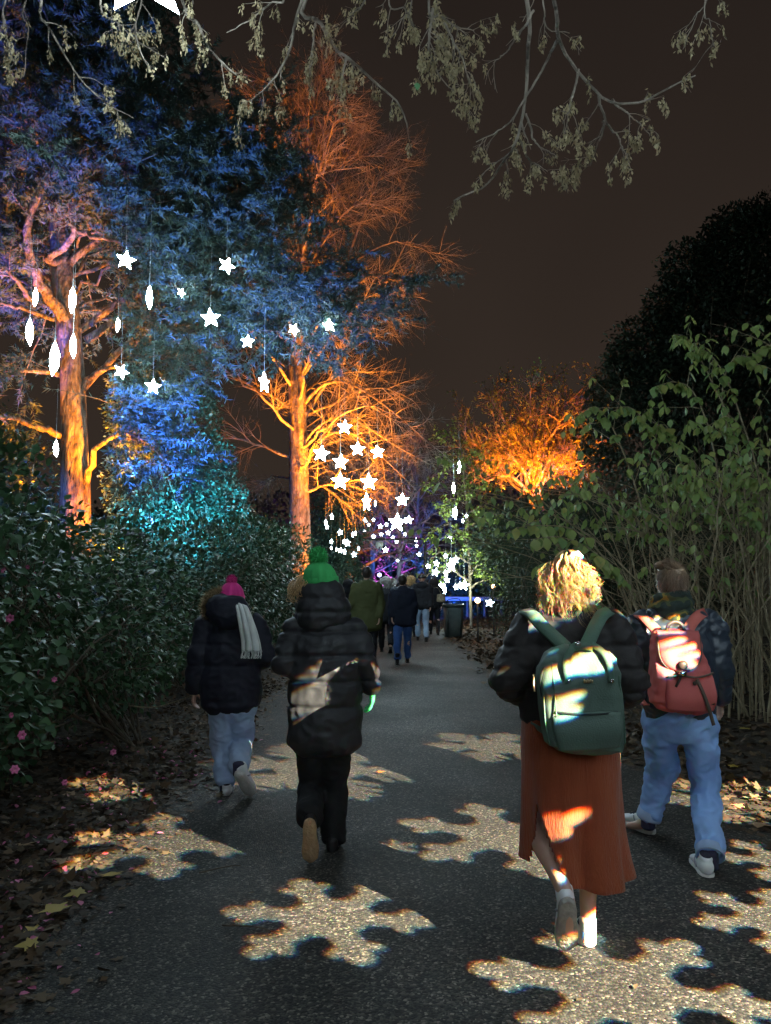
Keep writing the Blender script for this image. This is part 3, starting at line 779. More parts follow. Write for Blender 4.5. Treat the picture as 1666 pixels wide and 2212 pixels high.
AP = np.concatenate([SP, PLP]); AR = np.concatenate([SR, PR])
T1, TR1 = branch(AP, AR, 6, .35, 1.0, (20, 65), (.3, .95), 7, (0, 0, -.15), .10, .005, pw=.5, g=g)
D1, DR1 = branch(SP, SR, 5, .05, .7, (10, 80), (.25, .9), 6, (0, 0, .05), .2, .004, pw=.3, g=g)   # dead tangle low down
V, f = merge([tubes(AP, AR, 5), tubes(T1, TR1, 3), tubes(D1, DR1, 3)])
link('stem', mesh_np('stem', V, f), STRAW, deu)['kind'] = 'stuff'
def leaf_pairs(S, ts, g, jit=.02):
    out_p, out_d, out_n = [], [], []
    for s in S:
        n = len(s)
        for t_ in ts:
            t = np.clip(t_ + g.normal() * jit, 0, .999) * (n - 1); i = int(t); p = s[i] + (s[i + 1] - s[i]) * (t - i)
            tn = unit(s[i + 1] - s[i]); sd = unit(np.cross(tn, np.array([0, 0, 1.]) + g.normal(scale=.2, size=3)))
            for sg in (-1, 1):
                out_p.append(p); out_d.append(tn * .25 + sg * sd * .45 + np.array([0, 0, -.85]) + g.normal(scale=.2, size=3)); out_n.append(sd * sg * .7 + np.array([0, -.5, .5]) + g.normal(scale=.25, size=3))
    return np.array(out_p), np.array(out_d), np.array(out_n)
lp, ld, ln_ = leaf_pairs(PLP, np.linspace(.42, .99, 13), g)
single_leaves(deu, lp, ld, ln_, g.uniform(.09, .15, len(lp)), leaf_variants(L_DEU, (.9, 1.05, .8), .15))
tw = T1[(T1[:, :, 2].mean(1) > 2.15) | (g.uniform(size=len(T1)) < .12)]
lp2, ld2, ln2 = leaf_pairs(tw, (.35, .6, .8, .98), g, .08)
kp = g.uniform(size=len(lp2)) < .52
V, f, r = scatter(LEAF8, lp2[kp], ld2[kp], ln2[kp], g.uniform(.08, .15, kp.sum()), g.uniform(.055, .09, kp.sum()), g.uniform(size=kp.sum()))
fo = link('foliage', mesh_np('foliage', V, f, False, r), L_DEU, deu); fo['kind'] = 'stuff'

# --- dark yew-like shrub beyond it
yew = [((2.95, 13.6, 1.5), (.95, 1.1, 1.2)), ((3.3, 14.4, 2.3), (1.1, 1.2, 1.1)), ((4.4, 14.0, 2.2), (1.3, 1.2, 1.3)), ((2.9, 16.0, 1.7), (.9, 1.2, 1.4)), ((5.4, 14.6, 1.9), (1.3, 1.2, 1.5)), ((3.0, 18.2, 1.7), (.9, 1.2, 1.5))]
leaf_shrub('yew_shrub', 'dark fine leaved shrub overhanging the path above the litter bin', 'shrub', yew, 34000, L_YEW, LEAF2, (.04, .09), .35, 33, gap=-.75, thick=.25, stem_r=.02, n_stem=14, spread=1.0)
# --- big dark evergreen far right
oak = [(tuple(px(x, y, 22)), (r, r * .9, r * .9)) for x, y, r in [(1650, 585, 1.9), (1540, 610, 1.35), (1490, 580, .9), (1590, 720, 2.2), (1470, 725, 1.2), (1400, 760, 1.2), (1370, 850, 1.3), (1480, 860, 1.9), (1330, 880, .9), (1600, 900, 2.4), (1390, 960, 1.6), (1720, 760, 2.6), (1300, 950, .8), (1500, 660, 1.2), (1440, 660, .7), (1730, 520, 1.6), (1360, 780, .7), (1580, 555, 1.2), (1680, 520, 1.5), (1430, 800, 1.4), (1540, 760, 1.8), (1590, 500, .9), (1620, 540, 1.3)]]
oroot, _, _, og = leaf_shrub('evergreen_oak', 'huge dark evergreen tree, almost black, at the right edge', 'tree', oak, 60000, L_OAK, LEAF2, (.10, .19), .55, 34, gap=None, thick=.22, stem_r=.07, n_stem=4, gscale=1.3)
V, f = one_tube([(10.4, 22, -.05), (10.5, 22, 2.5), (10.7, 22, 5.5), (11, 22, 9)], [.5, .38, .3, .12], 30, 12)
link('trunk', mesh_np('trunk', V, f), BARK, oroot)

# --- far trees
def far_bare(x, yb, yt, Y, label, seed, bark, n=24, reach=3.2, r=.22, fork=0):
    g = np.random.default_rng(seed)
    tr = [px(x, yb, Y), px(x + 4, (yb * 2 + yt) / 3, Y), px(x - 3, (yb + yt * 2) / 3, Y), px(x + 2, yt, Y)]
    tr[0].z = -.05
    H = tr[-1].z
    pr = primaries(tr, n, H * .25, H * .95, lambda u: reach * (1 - .55 * u), lambda u: .35 + .6 * u, g, .07, droop=.12)
    return bare_tree('bare_tree', label, tr, [r, r * .75, r * .5, r * .15], pr, seed, bark, k2=8, k3=6, L2=(.7, 1.8), L3=(.4, .9), r2=.028, r3=.014, sides=9)
far_bare(860, 1250, 960, 40, 'bare tree lit pale blue behind the hanging stars in the centre', 41, PALEBARK, 26, 4.4, .13)
far_bare(838, 1250, 1130, 52, 'bare tree lit purple beyond the end of the path', 42, PALEBARK, 18, 3.5)
far_bare(800, 1250, 1050, 44, 'bare reddish tree behind the goalpost frame', 43, PALEBARK, 22, 4.0)
far_bare(905, 1250, 1040, 46, 'bare tree lit deep blue right of the path end', 44, PALEBARK, 22, 4.0)
far_bare(755, 1250, 1000, 36, 'bare tree with orange lit trunk left of the goalpost frame', 45, PALEBARK, 22, 3.4, .3)
far_bare(1235, 1250, 900, 36, 'dim bare tree behind the orange crooked tree', 46, PALEBARK, 22, 3.6)
def far_bush(label, blobs, n, seed, m=L_WOOD, size=(.12, .24), name='far_shrub', gap=-.8):
    leaf_shrub(name, label, 'shrub', blobs, n, m, LEAF2, size, .6, seed, gap=gap, n_stem=4, thick=.22)
far_bush('small shrub glowing purple beyond the walkers', [(tuple(px(812, 1232, 46)), (1.0, .9, 1.6)), (tuple(px(832, 1262, 46)), (1.0, .8, .9)), (tuple(px(800, 1262, 46)), (1.0, .8, 1.2))], 6000, 51)
far_bush('dark shrub hiding the foot of the orange crooked tree', [(tuple(px(1150, 1150, 25.5)), (1.5, 1, 1.2)), (tuple(px(1240, 1140, 25)), (1.4, 1, 1.3)), (tuple(px(1080, 1170, 25.5)), (1.1, 1, 1.1)), (tuple(px(1180, 1210, 25)), (1.9, 1, 1.4))], 11000, 58, L_OAK, (.1, .18))
far_bush('low shrub with violet light right of the purple shrub', [(tuple(px(850, 1285, 45)), (1.1, .9, .9))], 2200, 52)
far_bush('green shrub left of the path under the far stars', [(tuple(px(750, 1270, 29)), (.9, 1, 1.0)), (tuple(px(735, 1240, 30)), (.8, 1, 1.1))], 5000, 53, L_HOL, (.08, .15))
far_bush('dark holly lit by the star cluster left of the frame', [(tuple(px(715, 1190, 28)), (.9, 1, 1.4)), (tuple(px(735, 1120, 29)), (1.1, 1, 1.5)), (tuple(px(700, 1140, 30)), (1.0, 1, 1.5))], 8000, 54, L_HOL, (.08, .15))
far_bush('shrub lit blue behind the litter bin', [(tuple(px(960, 1262, 34)), (1.5, 1, 1.4)), (tuple(px(1010, 1255, 34)), (1.5, 1, 1.6))], 5000, 55, L_HOL, (.1, .2), gap=-.3)
far_bush('thicket lit blue at the far left behind the near orange trunk', [((-8.6, 19, 1.6), (2.0, 1.2, 1.6)), ((-6.3, 19.5, 1.6), (1.8, 1.2, 1.6)), ((-9.5, 19, 3.5), (2, 1.2, 2))], 9000, 56, L_HOL, (.08, .14))
g = np.random.default_rng(57)
wb = [((x, 68 + g.normal() * 4, 3.0), (4.5, 3, g.uniform(4.0, 6.5))) for x in np.arange(-46, 60, 5.5)]
Pw, Dw = crown(wb, 42000, g, .15)
V, f, r = leaves(Pw, Dw, g, LEAF2, (.35, .6), .6)
tag(link('far_wood', mesh_np('far_wood', V, f, False, r), L_WOOD), 'dark far wood closing off the view behind the lights', 'wood', kind='stuff')

# --- lime tree whose branches hang down over the picture
g = np.random.default_rng(61)
lime = tag(empty('lime_tree', (-3.4, -1.6, 0)), 'bare branches with dry hanging seed bunches across the top of the picture', 'tree')
ltr = [(-3.4, -1.6, -.05), (-3.35, -1.6, 2), (-3.25, -1.4, 4.2), (-3.0, -1.0, 6.4), (-2.8, -.6, 9)]
V, f = one_tube(ltr, [.42, .33, .28, .22, .12], 40, 16)
link('trunk', mesh_np('trunk', V, f), BARK, lime)
limbs = [[(-3.1, -1.1, 5.6), (-2.6, 1.2, 6.7), (-2.3, 3.4, 7.0), (-1.8, 5.2, 6.9)], [(-3.0, -1.0, 6.2), (-1.4, 1.6, 7.3), (-.3, 3.6, 7.3), (.6, 5.3, 7.0)], [(-2.9, -.9, 6.8), (.0, 1.2, 7.6), (1.6, 3.2, 7.4), (2.6, 5.0, 7.0)], [(-2.9, -.8, 7.2), (.6, .4, 7.8), (2.4, 1.6, 7.6), (4.2, 3.2, 7.2)]]  # last limb added for the unseen fill lanterns to hang from
for lb, r in zip(limbs, (.10, .13, .13, .11)):
    V, f = one_tube(lb, [r, r * .8, r * .6, r * .3], 30, 10)
    link('limb', mesh_np('limb', V, f), BARK, lime)
def near_limb(p):
    best = min((float(np.linalg.norm(q - p)), tuple(q)) for lb in limbs for q in spline(lb, 20))
    return np.array(best[1])
hang = [([(57, 0), (60, 62), (49, 171)], 5.6, .010, 6), ([(91, 0), (109, 62), (150, 135), (181, 181), (233, 228), (290, 259)], 5.4, .013, 26), ([(213, 0), (249, 47), (290, 83), (353, 124)], 5.0, .012, 22),
        ([(394, 0), (425, 47), (451, 104), (498, 150), (550, 197)], 5.2, .015, 22), ([(600, -20), (581, 10), (539, 47), (482, 78)], 4.9, .010, 16), ([(653, 0), (630, 88), (601, 150), (550, 207), (510, 235)], 5.1, .013, 26),
        ([(659, 0), (690, 47), (726, 104), (752, 124), (804, 171), (861, 223), (885, 285)], 5.0, .018, 34), ([(685, 40), (680, 67), (674, 150), (664, 207)], 5.1, .009, 14), ([(747, 120), (740, 160), (722, 230)], 5.0, .008, 14),
        ([(884, 0), (861, 41), (831, 94)], 4.8, .009, 8), ([(925, 0), (948, 35), (983, 58), (1024, 70)], 4.7, .012, 34), ([(935, 20), (930, 90), (950, 150), (990, 200)], 4.7, .010, 44), ([(960, 50), (985, 110), (1005, 170), (1015, 215)], 4.8, .008, 34),
        ([(1141, -10), (1144, 117), (1141, 205), (1124, 304), (1095, 351), (1054, 404), (984, 439)], 4.6, .016, 18), ([(1153, 23), (1112, 94), (1060, 146)], 4.7, .008, 3),
        ([(1194, -10), (1206, 70), (1235, 129), (1276, 181), (1323, 214), (1393, 211), (1452, 178), (1504, 155)], 4.7, .015, 8), ([(1203, 88), (1177, 135), (1124, 222), (1089, 275), (1024, 310)], 4.6, .010, 6),
        ([(1136, 246), (1159, 316), (1206, 345)], 4.6, .008, 10), ([(1124, 304), (1145, 345), (1185, 375)], 4.6, .007, 10), ([(1294, 205), (1302, 263), (1276, 351)], 4.7, .009, 22), ([(1250, 150), (1235, 230), (1215, 275)], 4.7, .008, 18),
        ([(1302, 263), (1330, 300), (1350, 350)], 4.7, .007, 12), ([(1323, 214), (1360, 250), (1395, 285)], 4.8, .007, 10), ([(1533, -20), (1510, 35), (1481, 111)], 4.8, .007, 10), ([(1530, -10), (1540, 50), (1548, 100)], 4.8, .006, 10), ([(20, -20), (10, 60), (30, 130)], 5.3, .010, 16),
        ([(310, -20), (300, 60), (320, 120), (340, 170)], 5.2, .010, 26), ([(800, -30), (770, 20), (735, 60)], 5.2, .010, 16), ([(420, -20), (410, 20), (395, 40)], 5.0, .01, 14), ([(1170, -20), (1185, 60), (1235, 75)], 4.7, .008, 4),
        ([(840, -20), (880, 20), (900, 60)], 4.9, .009, 18)]
for pts, Y, r, ns in hang:
    Yj = Y + g.normal() * .25
    w = [np.array(px(x, y, Yj + .10 * g.normal())) for x, y in pts]
    if pts[0][1] <= 5:      # grows from a limb above the frame
        top = near_limb(w[0]); w = [top, (top + w[0]) / 2 + np.array([0, 0, .25])] + w
    P = spline(w, 30)[None]; P[:, 1:] += np.cumsum(g.normal(scale=.003, size=P[:, 1:].shape), 1)
    R = np.linspace(r, r * .25, 30)[None]
    hi = .35 if pts[0][1] <= 5 else .1
    k = max(4, ns // 3)
    S, SR_ = branch(P, R, k, hi, 1.0, (20, 60), (.08, .32), 7, (0, 0, -.35), .12, r * .4, pw=.4, g=g)
    S2, SR2 = branch(S, SR_, 2, .3, .9, (25, 55), (.05, .14), 5, (0, 0, -.4), .12, r * .25, g=g)
    V, f = merge([tubes(P, R, 7), tubes(S, np.maximum(SR_, .0014), 4), tubes(S2, np.maximum(SR2, .0011), 3)])
    o = link('hanging_branch', mesh_np('hanging_branch', V, f), PALEBARK, lime)
    # bunches of dry bracts hanging from the twig ends
    ends = np.concatenate([S[:, -1], S2[:, -1], S[:, 3], S2[:, 2]]); ends = ends[g.permutation(len(ends))][:max(4, int(ns * 1.15))]
    nb = 12
    bp = np.repeat(ends, nb, 0) + g.normal(scale=(.008, .008, .012), size=(len(ends) * nb, 3)); bp[:, 2] -= g.uniform(0, .060, len(bp))
    bd = g.normal(scale=.4, size=bp.shape) + np.array([0, 0, -1.])
    V, f, rr = scatter(LEAF2, bp, bd, g.normal(size=bp.shape), g.uniform(.020, .042, len(bp)), g.uniform(.009, .018, len(bp)), g.uniform(size=len(bp)))
    so = link('seed_bunch', mesh_np('seed_bunch', V, f, False, rr), L_SEED, o); so['kind'] = 'stuff'
# the one green leaf still hanging there
V, f, rr = scatter(LEAF8, np.array([px(901, 178, 4.7)]), np.array([[0.05, 0, -1.]]), np.array([[0.1, -1., 0]]), .05, .045)
lf = leaf_mat('last_green_leaf', [(0.10, 0.30, 0.12), (0.12, 0.32, 0.13)], trans=.3)
link('leaf', mesh_np('leaf', V, f, False, np.zeros(len(V))), lf, lime)

# ---------------------------------------------------------------- star lanterns
STAR_GLOW = glow_mat('star_diffuser', (0.72, 0.90, 1.0), 40.0)
CORD = mat('black_cord', (0.02, 0.02, 0.02), rough=.6)
PALECORD = mat('pale_cord', (0.30, 0.34, 0.34), rough=.5)
METAL = mat('black_metal', (0.018, 0.018, 0.02), (0.03, 0.03, 0.032), scale=20, rough=.45)
def star_mesh():
    n = 20
    a = np.arange(n) * 2 * np.pi / n + np.pi / 2
    r = np.where(np.arange(n) % 4 == 0, 1.0, np.where(np.arange(n) % 4 == 2, .43, .585))
    r[np.arange(n) % 4 == 0] = .97
    xs, zs = r * np.cos(a) * .5, r * np.sin(a) * .5
    rings = [(1.0, 0.0), (.84, .035), (.48, .092)]
    V, F = [], []
    for s, d in rings: V += [(x * s, -d, z * s) for x, z in zip(xs, zs)]
    for s, d in rings[1:]: V += [(x * s, d, z * s) for x, z in zip(xs, zs)]
    V += [(0, -.118, 0), (0, .118, 0)]
    i = np.arange(n); j = np.roll(i, -1)
    q = [np.stack([i, j, n + j, n + i], 1), np.stack([n + i, n + j, 2 * n + j, 2 * n + i], 1), np.stack([j, i, 3 * n + i, 3 * n + j], 1), np.stack([3 * n + j, 3 * n + i, 4 * n + i, 4 * n + j], 1)]
    t = [np.stack([2 * n + i, 2 * n + j, np.full(n, 5 * n)], 1), np.stack([4 * n + j, 4 * n + i, np.full(n, 5 * n + 1)], 1)]
    return np.array(V), [np.concatenate(q), np.concatenate(t)]
sv, sf = star_mesh()
star_me = mesh_np('shade', sv, sf); star_me.materials.append(STAR_GLOW)
STAR_NEAR = glow_mat('near_star_diffuser', (0.66, 0.90, 1.0), 85.0)
star_near_me = mesh_np('shade', sv, sf); star_near_me.materials.append(STAR_NEAR)
STAR_FAR = glow_mat('far_star_diffuser', (0.72, 0.90, 1.0), 12.0)
star_far_me = mesh_np('shade', sv, sf); star_far_me.materials.append(STAR_FAR)
cv, cf = tubes(np.array([[(0, 0, .48), (0, 0, 1.0), (0, 0, 3.5)]]), np.array([[.014, .007, .006]]), 4)
cord_me = mesh_np('cord', cv, cf); cord_me.materials.append(PALECORD)
cv2, cf2 = tubes(np.array([[(0, 0, .48), (0, 0, .9), (0, 0, 7.5)]]), np.array([[.014, .005, .005]]), 4)
cord2_me = mesh_np('cord', cv2, cf2); cord2_me.materials.append(CORD)
def star(x, y, w, Y, label, yaw=0.0, tilt=0.0, roll=0.0, group=None, loc=None, size=None, long=False):
    p = loc if loc is not None else px(x, y, Y)
    s = size or w * 1.14 * m_per(Y)
    root = empty('star_lantern', p)
    tag(root, label, 'lantern', group)
    for nm, me in (('shade', star_far_me if 0 < w < 20 else (star_near_me if w and w < 100 else star_me)), ('cord', cord2_me if long else cord_me)):
        o = bpy.data.objects.new(nm, me); COL.objects.link(o); o.parent = root
        o.scale = (s, s, s)
        if nm == 'shade': o.rotation_euler = (tilt, roll, yaw - math.atan2(p[0], p[1]) * (loc is None))
    return root
H = math.pi / 2
NEAR = 'star lanterns hanging in the cedar'
MID = 'star lanterns hanging over the path in the middle distance'
for a in [
    (272, 562, 40, 10.8, 'upright star lantern highest on the left, above the near orange trunk', .1, 0, .12),
    (490, 574, 36, 11.3, 'star lantern half hidden by cedar foliage, upper centre left', .4, 0, .3),
    (392, 632, 20, 12.5, 'small star lantern nearly hidden by cedar twigs, right of the spindle', .6, 0, .4),
    (323, 643, 50, 10.5, 'edge-on star lantern hanging alone right of the near orange trunk', H - .08, 0, 0),
    (157, 648, 56, 10.0, 'edge-on star lantern in front of the near orange trunk, the upper one', H + .1, 0, .06),
    (77, 642, 40, 11.0, 'small edge-on star lantern left of the trunk beside the leaning limb', H + .12, 0, 0),
    (64, 718, 58, 9.6, 'edge-on star lantern farthest left, hanging on its own', H - .12, 0, 0),
    (118, 776, 74, 8.6, 'largest edge-on star lantern, just left of the near orange trunk', H + .15, 0, 0),
    (158, 748, 52, 10.2, 'edge-on star lantern in front of the trunk, the lower one', H - .1, 0, 0),
    (255, 702, 30, 11.6, 'thin edge-on star lantern right of the trunk below the cedar limb', H + .2, 0, .1),
    (121, 970, 36, 11.4, 'lowest edge-on star lantern beside the orange trunk foot', H - .15, 0, 0),
    (455, 687, 40, 10.6, 'bright front-facing star lantern at the edge of the cedar, left of centre', .1, 0, -.12),
    (535, 738, 28, 12.2, 'small star lantern below and right of the bright cedar star', -.2, 0, .05),
    (262, 803, 32, 12.0, 'star lantern partly behind a twig right of the near orange trunk', .3, 0, .35),
    (331, 835, 32, 11.8, 'front-facing star lantern in front of the teal holly', .05, 0, .05),
    (571, 827, 44, 12.4, 'turned star lantern between the cedar and the second orange trunk', 1.05, 0, -.08),
    (635, 712, 26, 13.0, 'star lantern caught in the cedar tips by the top of the second orange trunk', .4, 0, .4),
    (712, 703, 30, 13.2, 'star lantern at the right-hand tip of the cedar', .15, 0, -.1)]:
    star(*a, group=NEAR)
for a in [
    (745, 923, 30, 18.0, 'topmost star lantern of the group right of the second orange trunk', 0, 0, .08),
    (694, 980, 34, 17.0, 'star lantern closest to the second orange trunk, left of its group', 0, 0, .15),
    (773, 970, 30, 18.5, 'star lantern in the upper middle of the group, left of its right-hand neighbour', .1, 0, .02),
    (816, 977, 28, 19.0, 'rightmost star lantern of the upper row beside the second orange trunk', .15, 0, -.12),
    (736, 998, 32, 18.0, 'upper of two star lanterns hung one above the other', .05, 0, .06),
    (735, 1040, 36, 17.0, 'lower of two star lanterns hung one above the other', 0, 0, .02),
    (797, 1041, 34, 17.5, 'star lantern above the turned one, centre of the path', 0, 0, -.02),
    (792, 1085, 38, 17.0, 'turned narrow star lantern above the far cluster', 1.1, 0, -.05),
    (869, 1080, 27, 20.0, 'star lantern on a long cord right of the group, over the path', 0, 0, .04),
    (858, 1129, 38, 16.0, 'big low star lantern over the path, in front of the far small stars', .35, 0, .05),
    (883, 1123, 19, 24.0, 'small star lantern just right of the big low one', 0, 0, .1),
    (992, 1010, 26, 22.0, 'edge-on star lantern in the yellow green tree, the upper one', H + .15, 0, 0),
    (980, 1055, 24, 22.0, 'edge-on star lantern in the yellow green tree, the lower one', H - .1, 0, 0),
    (983, 1108, 26, 24.5, 'star lantern mostly behind leaves in the yellow green tree', 1.2, 0, .3),
    (811, 1088, 15, 26.0, 'tiny edge-on star lantern right of the turned one', H, 0, 0),
    (833, 1188, 13, 27.0, 'single small star lantern under the goalpost frame', 0, 0, .05),
    (1058, 1302, 19, 18.5, 'star lantern near the ground right of the litter bin', .2, 0, .2),
    (975, 1222, 30, 25.0, 'big turned star lantern in the right-hand cluster above the bin', .9, 0, -.1),
    (1003, 1264, 22, 25.0, 'star lantern at the lower right corner of the right-hand cluster', .2, 0, .2),
    (960, 1273, 22, 24.0, 'lowest edge-on star lantern of the right-hand cluster', H - .3, 0, 0)]:
    star(*a, group=MID)
ORD = 'first second third fourth fifth sixth seventh eighth ninth tenth eleventh twelfth thirteenth fourteenth fifteenth sixteenth'.split()
def ranked(l): return [(ORD[i], *q) for i, q in enumerate(sorted(l))]
for k_, x, y, w in ranked([(789, 1124, 11), (807, 1123, 7), (797, 1134, 8), (822, 1137, 10), (788, 1145, 7), (835, 1133, 8), (839, 1151, 10), (824, 1154, 8), (807, 1160, 11), (849, 1162, 9), (857, 1170, 8), (875, 1154, 8), (859, 1211, 6), (899, 1166, 9), (900, 1179, 6), (906, 1198, 10)]):
    star(x, y, w * 1.1, 33 + random.uniform(-1.5, 6), k_ + ' from the left of the small far star lanterns over the path end', random.uniform(-.7, .7), 0, random.uniform(-.2, .2), 'far star lanterns over the path end')
for k_, x, y, w in ranked([(717, 1116, 13), (704, 1129, 12), (762, 1155, 11), (768, 1152, 9), (716, 1170, 10), (751, 1173, 14), (744, 1170, 10), (736, 1189, 11), (745, 1192, 11), (716, 1184, 8), (775, 1185, 9), (735, 1150, 12), (765, 1198, 11), (707, 1138, 10), (727, 1187, 8)]):
    star(x, y, w * 1.1, 25.5 + random.uniform(-1, 1), k_ + ' from the left of the small star lanterns clustered behind the green hat', random.uniform(-1.2, 1.2), 0, random.uniform(-.3, .3), 'left cluster of small star lanterns')
for k_, x, y, w in ranked([(925, 1223, 10), (943, 1217, 12), (972, 1163, 15), (963, 1201, 10), (985, 1209, 14), (941, 1236, 16), (963, 1238, 14), (966, 1253, 12), (953, 1264, 12), (985, 1268, 12), (994, 1264, 12), (932, 1256, 9), (1000, 1125, 9), (1008, 1115, 8)]):
    star(x, y, w * 1.1, 24.5 + random.uniform(-.7, 2), k_ + ' from the left of the small star lanterns clustered above the bin', random.uniform(-1.0, 1.0), 0, random.uniform(-.3, .3), 'right cluster of small star lanterns')
star(306, -64, 222, 4.3, 'very large star lantern cut off by the top edge of the picture', .0, 0, -.15, long=True)
# unseen lanterns added around and behind the viewer as fill light
for i, (x, y, z) in enumerate([(-2.0, -2.6, 3.5), (1.2, -3.0, 3.6), (-.6, -3.9, 3.4), (2.2, -4.6, 3.5), (-1.7, -5.2, 3.4), (.5, -5.8, 3.6), (1.9, -6.8, 3.5), (3.5, 2.2, 3.5), (4.1, 3.7, 4.0), (3.1, .9, 3.2), (2.9, -.8, 5.2), (.7, 2.2, 5.5), (2.5, 2.5, 5.6)]):
    star(0, 0, 0, 0, 'unseen star lantern added around the viewer for fill light', random.uniform(-.6, .6), 0, random.uniform(-.1, .1), 'added fill lanterns', loc=Vector((x, y, z)), size=.54, long=True)

# ---------------------------------------------------------------- flood lamps at the foot of the trees
LENS = mat('lamp_glass', (0.2, 0.2, 0.2), rough=.15, spec=.6)
def flood(loc, target, col, power, angle, label, stand=0.0, blend=.6):
    root = tag(empty('flood_lamp', (loc[0], loc[1], 0)), label, 'lamp')
    d = (Vector(target) - Vector(loc)).normalized()
    M = Matrix.Translation(Vector(loc) - d * .12) @ d.to_track_quat('Y', 'Z').to_matrix().to_4x4()
    V, f = box_part(-.13, .13, -.07, .05, -.09, .09)
    V2, f2 = merge([(V, f), box_part(-.14, .14, .05, .07, -.10, -.085), box_part(-.14, .14, .05, .07, .085, .10)])
    o = link('housing', mesh_np('housing', np.array([M @ Vector(v) for v in V2]), f2, False), METAL, root)
    V, f = box_part(-.12, .12, .0505, .056, -.08, .08)
    link('lens', mesh_np('lens', np.array([M @ Vector(v) for v in V]), f, False), LENS, root)
    V, f = one_tube([(loc[0], loc[1], -.05), (loc[0], loc[1], max(.06, loc[2] - .16))], [.02, .02], 4, 8)
    link('stand', mesh_np('stand', V, f), METAL, root)
    spot('flood_light', Vector(loc), target, col, power, angle, blend, .07, root)
ORANGE = (1.0, 0.25, 0.008); BLUE = (0.05, 0.17, 1.0); TEAL = (0.08, 0.55, 1.0); VIOLET = (0.08, 0.12, 1.0)
flood((-4.6, 13.5, 1.9), (-5.45, 14.05, 3.6), ORANGE, 900, 110, 'orange flood lamp at the right foot of the near cedar trunk')
flood((-4.3, 12.9, 1.9), (-5.45, 14.05, 6.5), (1.0, 0.30, 0.012), 5200, 52, 'orange flood lamp aimed up the near cedar trunk from the right')
flood((-6.6, 12.6, 2.4), (-6.6, 14.2, 9.0), ORANGE, 900, 60, 'orange flood lamp aimed up into the cedar at the left')
flood((-6.4, 16.4, 1.2), (-6.0, 15.2, 9.0), ORANGE, 4200, 75, 'orange flood lamp behind the cedar, shining up through its foliage')
flood((-7.4, 11.6, 2.7), (-7.0, 13.6, 8.5), VIOLET, 3600, 75, 'blue flood lamp aimed up into the left side of the cedar')
flood((-3.5, 11.3, 2.3), (-2.6, 13.8, 8.0), BLUE, 2900, 78, 'blue flood lamp aimed up into the right side of the cedar')
flood((-4.0, 15.1, 1.8), (-4.3, 17.2, 4.2), TEAL, 2400, 110, 'teal flood lamp in front of the holly')
flood((-5.4, 10.6, 3.0), (-6.6, 14.8, 2.2), BLUE, 500, 50, 'blue flood lamp aimed across the hedge at the left')
flood((-7.4, 17.6, .5), (-7.2, 19, 1.4), BLUE, 1200, 110, 'blue flood lamp in the thicket at the far left')
flood((-2.0, 23.7, .4), (-2.65, 25.0, 5.5), ORANGE, 2600, 65, 'orange flood lamp at the foot of the second orange trunk')
flood((-.9, 23.0, .4), (-1.3, 25.2, 12), ORANGE, 17000, 55, 'orange flood lamp aimed up into the bare branches')
flood((-1.6, 22.6, .4), (-1.4, 25.0, 15), (1.0, 0.27, 0.01), 26000, 40, 'orange flood lamp aimed at the top of the bare branches')
flood((4.7, 26.9, 3.2), (5.4, 29, 7.2), (1.0, 0.20, 0.006), 5000, 105, 'orange flood lamp under the crooked tree')
flood((7.0, 27.3, 3.0), (7.0, 29.4, 7.0), (1.0, 0.18, 0.005), 3600, 100, 'orange flood lamp at the right foot of the crooked tree')
flood((6.8, 27.2, 2.2), (5.9, 29.5, 4.8), VIOLET, 900, 80, 'violet flood lamp under the crooked tree')
flood((-.4, 43.6, .4), (-.6, 46, 1.8), (0.75, 0.10, 0.85), 2600, 100, 'purple flood lamp at the far purple shrub')
flood((.6, 47, .4), (.4, 52, 4.0), (0.45, 0.08, 0.75), 4200, 90, 'purple flood lamp under the far bare tree')
flood((2.4, 31.0, .4), (3.2, 34, 1.2), (0.02, 0.12, 1.0), 350, 110, 'blue flood lamp behind the litter bin')
flood((2.2, 41, .4), (1.6, 45, 5.0), BLUE, 2600, 90, 'blue flood lamp under the far bare trees on the right')
flood((-1.9, 33.5, .5), (-1.7, 36, 3), ORANGE, 900, 70, 'orange flood lamp at the far trunk left of the frame')
flood((-.2, 36.5, .4), (.6, 40, 5.5), (0.35, 0.5, 1.0), 700, 90, 'pale flood lamp under the central bare tree')

flood((1.5, 23.6, .4), (2.6, 26, 3.6), (0.85, 1.0, 0.62), 900, 100, 'added white flood lamp brightening the slender yellow green tree')  # added lamp: brightens the leaves that the far stars leave dim

# ---------------------------------------------------------------- goalpost frame over the path
fr = tag(empty('goalpost_frame', (0, 30, 0)), 'thin black goalpost frame spanning the path with a lamp box hung from it', 'frame')
a, b = px(730, 1165, 30), px(919, 1165, 30)
for q in (a, b):
    V, f = one_tube([(q.x, 30, -.05), (q.x, 30, q.z)], [.045, .045], 6, 10)
    link('post', mesh_np('post', V, f), METAL, fr)
V, f = one_tube([(a.x, 30, a.z), (b.x, 30, a.z)], [.04, .04], 6, 10)
link('crossbar', mesh_np('crossbar', V, f), METAL, fr)
GREY = mat('pale_grey_paint', (0.45, 0.50, 0.52), rough=.5)
lb = tag(empty('projector_box', px(820, 1177, 29.9)), 'pale projector box with two lenses hung under the goalpost crossbar', 'projector')
c = px(820, 1176, 29.9)
V, f = box_part(c.x - .14, c.x + .14, c.y - .12, c.y + .12, c.z - .08, c.z + .10)
link('housing', mesh_np('housing', V, f, False), GREY, lb)
